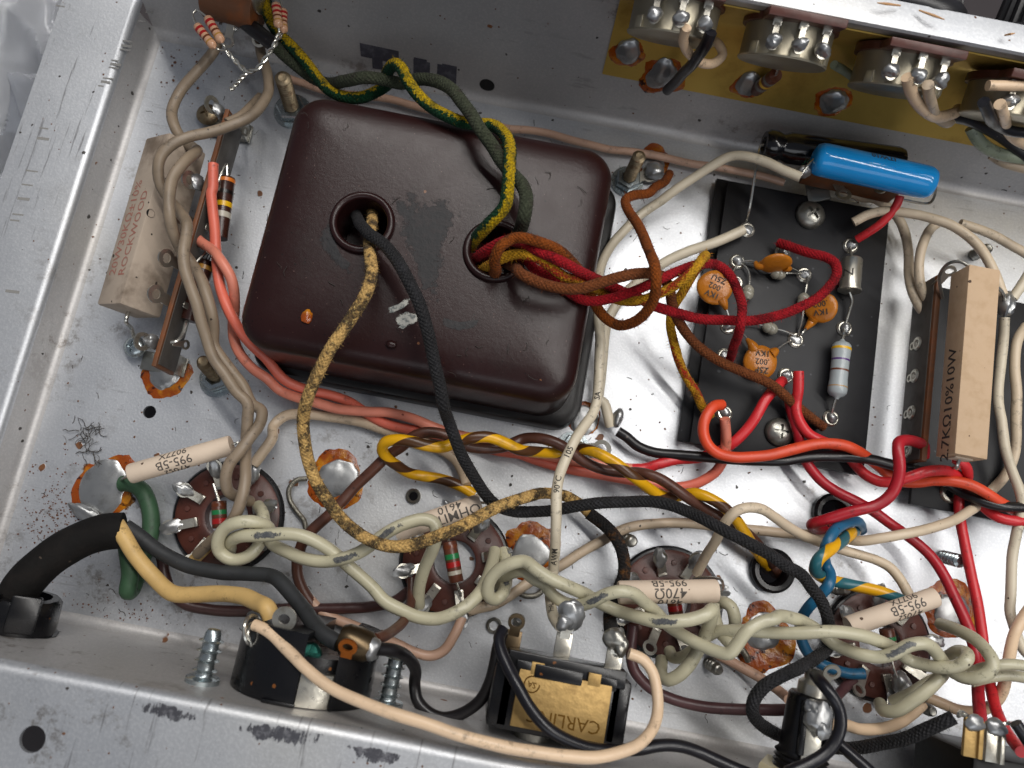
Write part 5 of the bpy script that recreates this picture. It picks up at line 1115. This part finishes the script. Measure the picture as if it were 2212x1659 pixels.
wire(PW, 'beige wire arching from the third socket over to the tilted resistor', 22, 'beige2', '@33 1450,1475,10 1530,1335,16 1620,1180,23 1690,1070,27 1760,1002,29 1850,975,29 1950,985,28 2050,1045,25 2120,1095,22 @43 420,1165,18 540,1225,14 660,1268,11 780,1305,10 900,1340,10 1020,1385,11 1120,1440,12 1200,1530,13 1262,1640,14')
wire(PW, 'beige wire sweeping from right edge over the long red wire', 21, 'beige2', '@42 2160,1040,12 2095,1150,13 2080,1350,13 @43 2090,100,13 2085,300,12 2075,560,10 1990,740,8 1890,850,6 1800,945,9 1650,1050,14 1450,1125,16 1250,1175,17 1050,1208,16 880,1225,13 760,1205,9 640,1180,5')
wire(PW, 'white wire from the block resistor lug falling along the right edge', 21, 'white', '@42 1995,975,16 1985,1150,15 1965,1400,14 1950,1640,14 @43 1955,130,14 1975,320,14 2010,540,15 2060,700,15 2110,830,15 2132,920,15 2120,1040,14 2090,1170,13 2060,1320,12 2050,1500,12 @44 2045,330,12 2040,450,12 2065,560,13 2120,720,14 2220,830,14')
wire(PW, 'beige wire ending orange under the fourth socket and rising to the right edge', 24, 'peach', '@44 2230,380,16 2130,520,17 2075,640,18 2045,770,20 2020,900,22 1985,1060,20 1920,1165,18 1800,1222,16 1650,1212,14 1520,1165,13 1400,1115,12')
wire(PW, 'peach wire curling below the fourth socket toward the fuse holder', 24, 'peach', '@44 1370,1170,10 1290,1240,11 1180,1315,13 1050,1355,15 900,1360,17 780,1330,19 660,1330,26')
wire(PW, 'pinkish wire slanting down to the fuse holder from the third socket', 22, 'pinkbeige', '@34 1560,760,5 1640,810,5 1780,880,5 1920,955,6 2040,1035,8 2110,1090,10 2160,1140,14')
wire(PW, 'purple brown wire running from the third socket behind the switch to the fuse holder', 24, 'purple', '@34 965,560,8 950,680,8 945,800,9 970,910,9 1050,1010,9 1150,1080,9 1300,1140,9 1500,1182,10 1750,1208,12 2000,1216,15 2160,1215,18')
wire(PW, 'short purple brown wire between fuse holder and fourth socket', 22, 'purple', '@44 840,970,7 760,1050,9 680,1130,14 620,1180,20')
# --- white wires, top right
wire(PW, 'printed white wire from the blue capacitor down to the middle switch terminal', 22, 'white', '@41 430,1365,25 300,1310,24 150,1235,23 0,1198,22 @31 1700,1208,20 1560,1280,17 1420,1372,14 1280,1462,12 1150,1560,10 @32 1010,195,9 900,305,9 800,420,9 740,515,10 702,610,11 688,720,14 688,850,17 698,1000,19 708,1150,20 705,1300,20 698,1450,20 688,1600,20 @33 690,100,20 655,240,21 580,355,23 500,480,25 440,600,26 400,710,26 380,840,26 374,1000,26 370,1150,24 360,1350,19 350,1480,16 @34 330,260,17 328,360,20 342,450,26 370,530,33 400,570,36', key='awm')
wire(PW, 'white wire from the left board eyelet passing behind the printed one', 22, 'white', '@32 1815,300,9 1700,350,9 1560,410,9 1400,465,8 1250,530,7 1130,605,6 1000,700,5 890,800,5 815,910,5 765,1020,5 738,1130,6 722,1300,6 712,1450,6 705,1600,6 @33 715,70,6 742,170,6 770,270,6 788,345,5')
wire(PW, 'white wire arching from the rectifier lead to the block resistor top', 21, 'beige2', '@42 835,245,12 950,185,14 1080,158,16 1250,172,18 1450,215,20 1600,270,21 1750,375,22 1850,500,23 1930,650,24 1985,800,24')
wire(PW, 'white wire passing under the blue capacitor down to the right terminal strip', 20, 'beige2', '@41 640,1400,8 760,1460,7 900,1520,6 @42 1000,65,6 1100,125,6 1180,210,6 1235,340,6 1258,480,7 1262,640,8 1290,780,10 1345,895,11 1405,965,12')
wire(PW, 'white wire curling from the arch to the right terminal strip', 20, 'beige2', '@42 1510,232,13 1420,300,13 1365,420,13 1340,580,13 1350,720,13 1395,825,13 1440,890,13')
wire(PW, 'white wire leaving the arch toward the right picture edge', 20, 'beige2', '@42 1660,250,16 1750,275,16 1900,335,15 2050,425,14 2180,500,13')
wire(PW, 'short white wire coming in from the right edge to the block resistor lug', 21, 'white', '@42 2200,600,22 2140,710,22 2060,830,21')
wire(PW, 'short red wire from the blue capacitor to the upper right eyelet', 18, 'red', '@41 1195,1500,20 @42 1175,90,19 1130,160,17 1050,245,15 950,320,12 865,375,9')
# --- red and orange wires by the board
wire(PW, 'orange wire hooking off the lower left board corner and running right', 24, 'orange', '@33 1645,185,12 1585,195,14 1525,280,15 1505,380,15 1530,480,15 1600,550,15 1720,585,15 1870,585,15 2020,570,15 @43 360,530,15 480,500,15 620,482,15 760,495,15 880,545,14 990,620,11 1080,700,9 1180,768,9 1320,782,11 1450,762,13 1600,768,15 1740,802,16 1850,858,16 1960,930,15 2080,1000,12 2200,1060,12')
wire(PW, 'salmon stub wire standing at the lower left board eyelet', 20, 'salmon2', '@33 1668,290,14 1675,380,12 1678,470,10 1675,540,8')
wire(PW, 'bright red wire from the middle board eyelet twisting with the orange wire', 23, 'red', '@42 412,1390,14 408,1550,13 @43 400,60,12 398,160,12 402,240,12 432,325,12 490,402,12 580,452,12 700,505,11 800,580,9 870,665,9 950,735,11 1050,778,13 1150,775,15 1280,732,17 1400,692,18 1520,682,17 1620,720,14 1710,800,11 1800,920,10 1870,995,11 1960,1048,13 2060,1070,14 2180,1075,14')
wire(PW, 'long red wire from the board running down to the lower right socket block', 23, 'dkred', '@43 335,110,10 350,200,10 375,300,10 410,400,10 432,500,9 465,600,9 530,692,9 620,790,10 740,872,11 880,940,12 1000,1005,12 1120,1092,12 1240,1182,11 1340,1262,11 1430,1350,11 1500,1440,12 1560,1540,13 @44 1610,325,14 1690,500,16 1742,640,17 1772,780,18 1785,900,18 1795,1100,22 1812,1250,27 1845,1410,34')
wire(PW, 'dark red wire hooked from the right terminal strip into the floor grommet', 25, 'dkred', '@43 1372,580,15 1375,500,17 1320,470,20 1240,455,23 1185,470,25 1178,540,26 1190,650,26 1180,760,25 1130,870,24 1030,948,23 880,992,22 720,1032,20 600,1068,18 520,1092,15 530,1125,9 600,1140,3 650,1130,-4')
wire(PW, 'red wire under the tan block resistor running down to the corner block', 22, 'red', '@43 1620,600,18 1695,660,17 1712,740,14 1680,830,9 1650,900,8 1650,1000,8 1665,1120,9 1690,1250,10 1725,1400,11 1755,1560,12 @44 1760,260,13 1800,480,14 1822,640,15 1835,760,15 1862,900,16 1895,1050,19 1930,1200,23 1985,1330,28 2055,1440,34 2130,1540,40')
wire(PW, 'thick black wire from the ground lug running right under the orange wire', 23, 'black', '@33 845,385,6 910,425,6 1000,498,6 1120,548,6 1300,572,7 1500,585,9 1700,602,10 1900,612,11 2100,612,12 @43 430,592,12 560,580,12 720,580,12 870,590,13 1000,612,13 1140,648,13 1300,682,12 1450,725,10 1540,785,9 1650,850,10 1780,910,13 1950,960,15 2180,978,15')
# --- blue and striped
wire(PW, 'blue wire from the grommet curling down to the fourth socket', 24, 'blue', '@43 870,1160,-4 892,1110,6 860,1078,12 760,1105,17 680,1165,21 625,1260,22 608,1340,19 622,1410,17 655,1480,18 645,1560,20 @44 625,270,20 565,345,18 490,425,16 440,510,14 425,600,12 440,690,11 485,775,10 560,842,9 660,892,9 790,930,9 915,930,9')
wire(PW, 'yellow wire with blue spiral looping round the blue wire', 26, 'ybl', '@43 850,1150,2 820,1175,12 730,1245,20 640,1305,24 565,1370,25 540,1440,23 580,1500,18 680,1535,14 @44 800,245,13 950,282,14 1080,318,15 1200,362,15 1290,400,14')
# --- power cord and its wires
wire('power_cord', 'thick black rubber power cord entering at the lower left', 80, 'cord', '@13 945,1150,17 800,1165,18 640,1215,19 480,1300,20 350,1395,21 230,1510,22 150,1620,22 @14 120,400,22 100,560,22 85,760,20', 24)
wire('cord_wire', 'yellow wire coming out of the black power cord', 35, 'ycord', '@13 900,1110,18 950,1190,20 1050,1350,19 1180,1500,18 @14 1320,310,20 1500,330,22 1700,318,25 1860,335,29 1980,390,34 2055,440,38 2080,510,38')
wire('cord_wire', 'grey black flat wire coming out of the power cord', 32, 'gcord', '@13 960,1120,17 1080,1200,15 1240,1320,15 1450,1425,16 1700,1470,18 1900,1478,19 2080,1500,21 @24 100,178,22 200,228,24 300,335,27 380,435,30 450,540,34 540,630,38 650,700,40')
wire('cord_wire', 'green wire folded back under the power cord to the solder patch', 36, 'grncord', '@13 960,1190,11 985,1350,10 1000,1500,9 @14 985,180,9 985,290,8 1010,290,5 @13 1080,1400,5 1135,1250,5 1160,1100,5 1150,970,5 1105,860,5 1020,800,4 940,790,3')
wire(PW, 'short peach tipped wire at the foot of the first tube socket', 26, 'ycord', '@13 1640,1225,12 1560,1300,9 1490,1370,6')
# --- outlet and switch wires
wire(PW, 'thick peach wire from the outlet passing in front of the switch', 27, 'peach', '@24 0,560,42 70,590,43 160,650,44 280,770,46 380,880,48 520,990,50 700,1090,52 900,1180,54 1150,1270,56 1400,1350,57 1650,1430,57 1900,1490,57 @34 200,1535,56 450,1572,55 650,1580,54 850,1540,52 1000,1480,50 1100,1370,47 1150,1230,44 1152,1080,42 1112,930,41 1035,830,41 925,775,41', 18)
wire(PW, 'black wire bent in a deep curve between outlet and switch', 26, 'black', '@24 950,740,41 1080,752,38 1180,805,32 1238,905,25 1235,1020,22 1255,1140,22 1335,1232,23 1460,1272,24 1600,1240,25 1730,1150,27 1810,1010,30 1852,860,33 1880,720,35 1915,610,36')
wire(PW, 'blue black wire crossing the brass switch face to the lower right', 27, 'bblack', '@24 1915,590,38 1885,660,40 1900,760,42 1960,900,44 @34 75,1030,46 170,1195,47 300,1340,47 450,1435,46 600,1492,45 800,1525,44 1000,1512,43 1150,1485,42 1300,1490,41 1450,1532,40 1600,1592,40 1750,1655,40 1900,1720,40')
wire(PW, 'blue black wire looping off the end of the fuse holder', 27, 'bblack', '@44 545,945,42 590,1000,46 650,1080,48 708,1180,48 732,1290,48 715,1410,48 630,1540,48 490,1630,48 330,1700,48')
wire(PW, 'blue black wire slanting out at the bottom beside the fuse holder', 26, 'bblack', '@44 640,1400,30 740,1485,32 850,1585,34 1000,1720,36')
wire('wire_end', 'frayed black wire end at the right post of the corner block', 26, 'bblack', '@44 2080,1310,46 2130,1380,46 2220,1520,44')
# --- bare braid
wire('ground_braid', 'thin bare braided wire from the flux ringed joint to the floor', 11, 'shield', '@23 410,750,2 330,760,2 270,830,2 275,910,2 330,1000,2 390,1080,2 400,1140,2')
wire('ground_braid', 'bare braided wire curved below the bubbled solder joint', 12, 'shield', '@34 60,300,2 130,340,2 210,340,2 265,300,2 275,270,2')
wire('ground_braid', 'bare braided wire beside the orange fluxed solder joint', 14, 'shield', '@34 1790,730,3 1830,790,3 1845,830,2')
# --- wires at the potentiometers
wire(PW, 'black wire from the leftmost potentiometer to the brass plate edge', 25, 'bblack', '@31 1560,245,66 1515,350,62 1445,460,54 1350,565,40 1225,695,22')
wire(PW, 'pink wire curled beside the leftmost potentiometer', 20, 'peach', '@31 1370,215,66 1350,300,62 1385,400,56 1480,480,50 1580,488,48 1650,420,48 1620,340,48 1560,300,46')
wire(PW, 'pink wire bending off the third potentiometer', 24, 'peach', '@41 1245,590,63 1285,720,58 1380,850,50 1490,895,43 1600,870,42 1640,840,38')
wire(PW, 'grey beige wire bending under the pink one at the third potentiometer', 22, 'beige', '@41 1410,650,62 1430,790,54 1490,910,40 1560,945,38 1610,890,36')
wire(PW, 'thick pale wire leaving right from the right hand potentiometer', 22, 'peach', '@41 1870,652,62 2000,655,62 2230,660,62')
wire(PW, 'black wire bending off the right hand potentiometer', 23, 'bblack', '@41 1835,780,64 1880,890,58 1960,970,47 2060,1008,45 2230,1030,44')
wire(PW, 'pink wire below the right hand potentiometer lugs', 22, 'peach', '@41 1960,800,62 1995,900,54 2020,1010,42 2100,1085,38 2230,1140,36')
wire(PW, 'black wire running low along the brass plate to the right edge', 22, 'bblack', '@41 1590,900,38 1700,920,36 1820,975,34 2000,1080,31 2180,1220,28')
wire(PW, 'pale green wire leaving at the right under the black ones', 26, 'pgreen', '@41 1740,980,32 1800,1080,30 1900,1160,28 2050,1205,27 2230,1225,27')
wire(PW, 'pale wire below the green one at the right edge', 22, 'beige', '@41 1900,1190,24 2000,1255,24 2100,1285,24 2230,1310,24')
wire(PW, 'grey wire crossing behind the second and third potentiometers', 18, 'pgreen', '@41 690,500,46 760,540,42 850,600,38')
# print on the white wire
o, C, r = INFO['awm']
L_ = sum((C[i] - C[i - 1]).length for i in range(1, len(C)))
for body, f in (('AWM', .845), ('90°C', .745), ('105', .70), ('SA', .60), ('PHAL', .955)):
    along_text(o, body, 2.3, C, r, L_ * f, G['ink'], True)

# rubbed grey scrapes on the heater wires
def toPx(p):
    q = p - CAM; d = -q.dot(cb); return CX + FPX * q.dot(cr) / d, CY - FPX * q.dot(cu_) / d
for (x, y) in [(575, 1160), (745, 1197), (838, 1152), (1296, 1300), (1440, 1338), (1952, 1405), (1100, 1255)]:
    best = None
    for key, (o_, C_, r_) in HEAT.items():
        for i_ in range(6, len(C_) - 6):
            u, v_ = toPx(C_[i_]); d = (u - x) ** 2 + (v_ - y) ** 2 - 8 * C_[i_].z
            if best is None or d < best[0]: best = (d, o_, C_, r_, i_)
    _, o_, C_, r_, i_ = best; T_, N_ = frames(C_); m = MB(); vs_ = []; fs_ = []; uv_ = []
    for a in range(13):
        j = max(1, min(len(C_) - 2, i_ - 5 + a * 10 // 12)); f_ = (i_ - 5 + a * 10 / 12) - j; p = C_[j] + T_[j] * (C_[j + 1] - C_[j]).length * f_
        e1 = CAM - p; e1 = (e1 - T_[j] * e1.dot(T_[j])).normalized(); e2 = T_[j].cross(e1)
        for b in range(7):
            th = (b - 3) / 3 * .55; vs_.append(p + (e1 * cos(th) + e2 * sin(th)) * (r_ * 1.05 + .04))
    W_ = lambda a, b: (max(0, 1 - sqrt(((a - 6) / 6) ** 2 + ((b - 3) / 3) ** 2)), 0)
    for a in range(12):
        for b in range(6):
            k_ = a * 7 + b; fs_.append((k_, k_ + 1, k_ + 8, k_ + 7)); uv_.append((W_(a, b), W_(a, b + 1), W_(a + 1, b + 1), W_(a + 1, b)))
    m.add(vs_, fs_, uv_).build('rubbed_scrape', G['scrape'], o_)
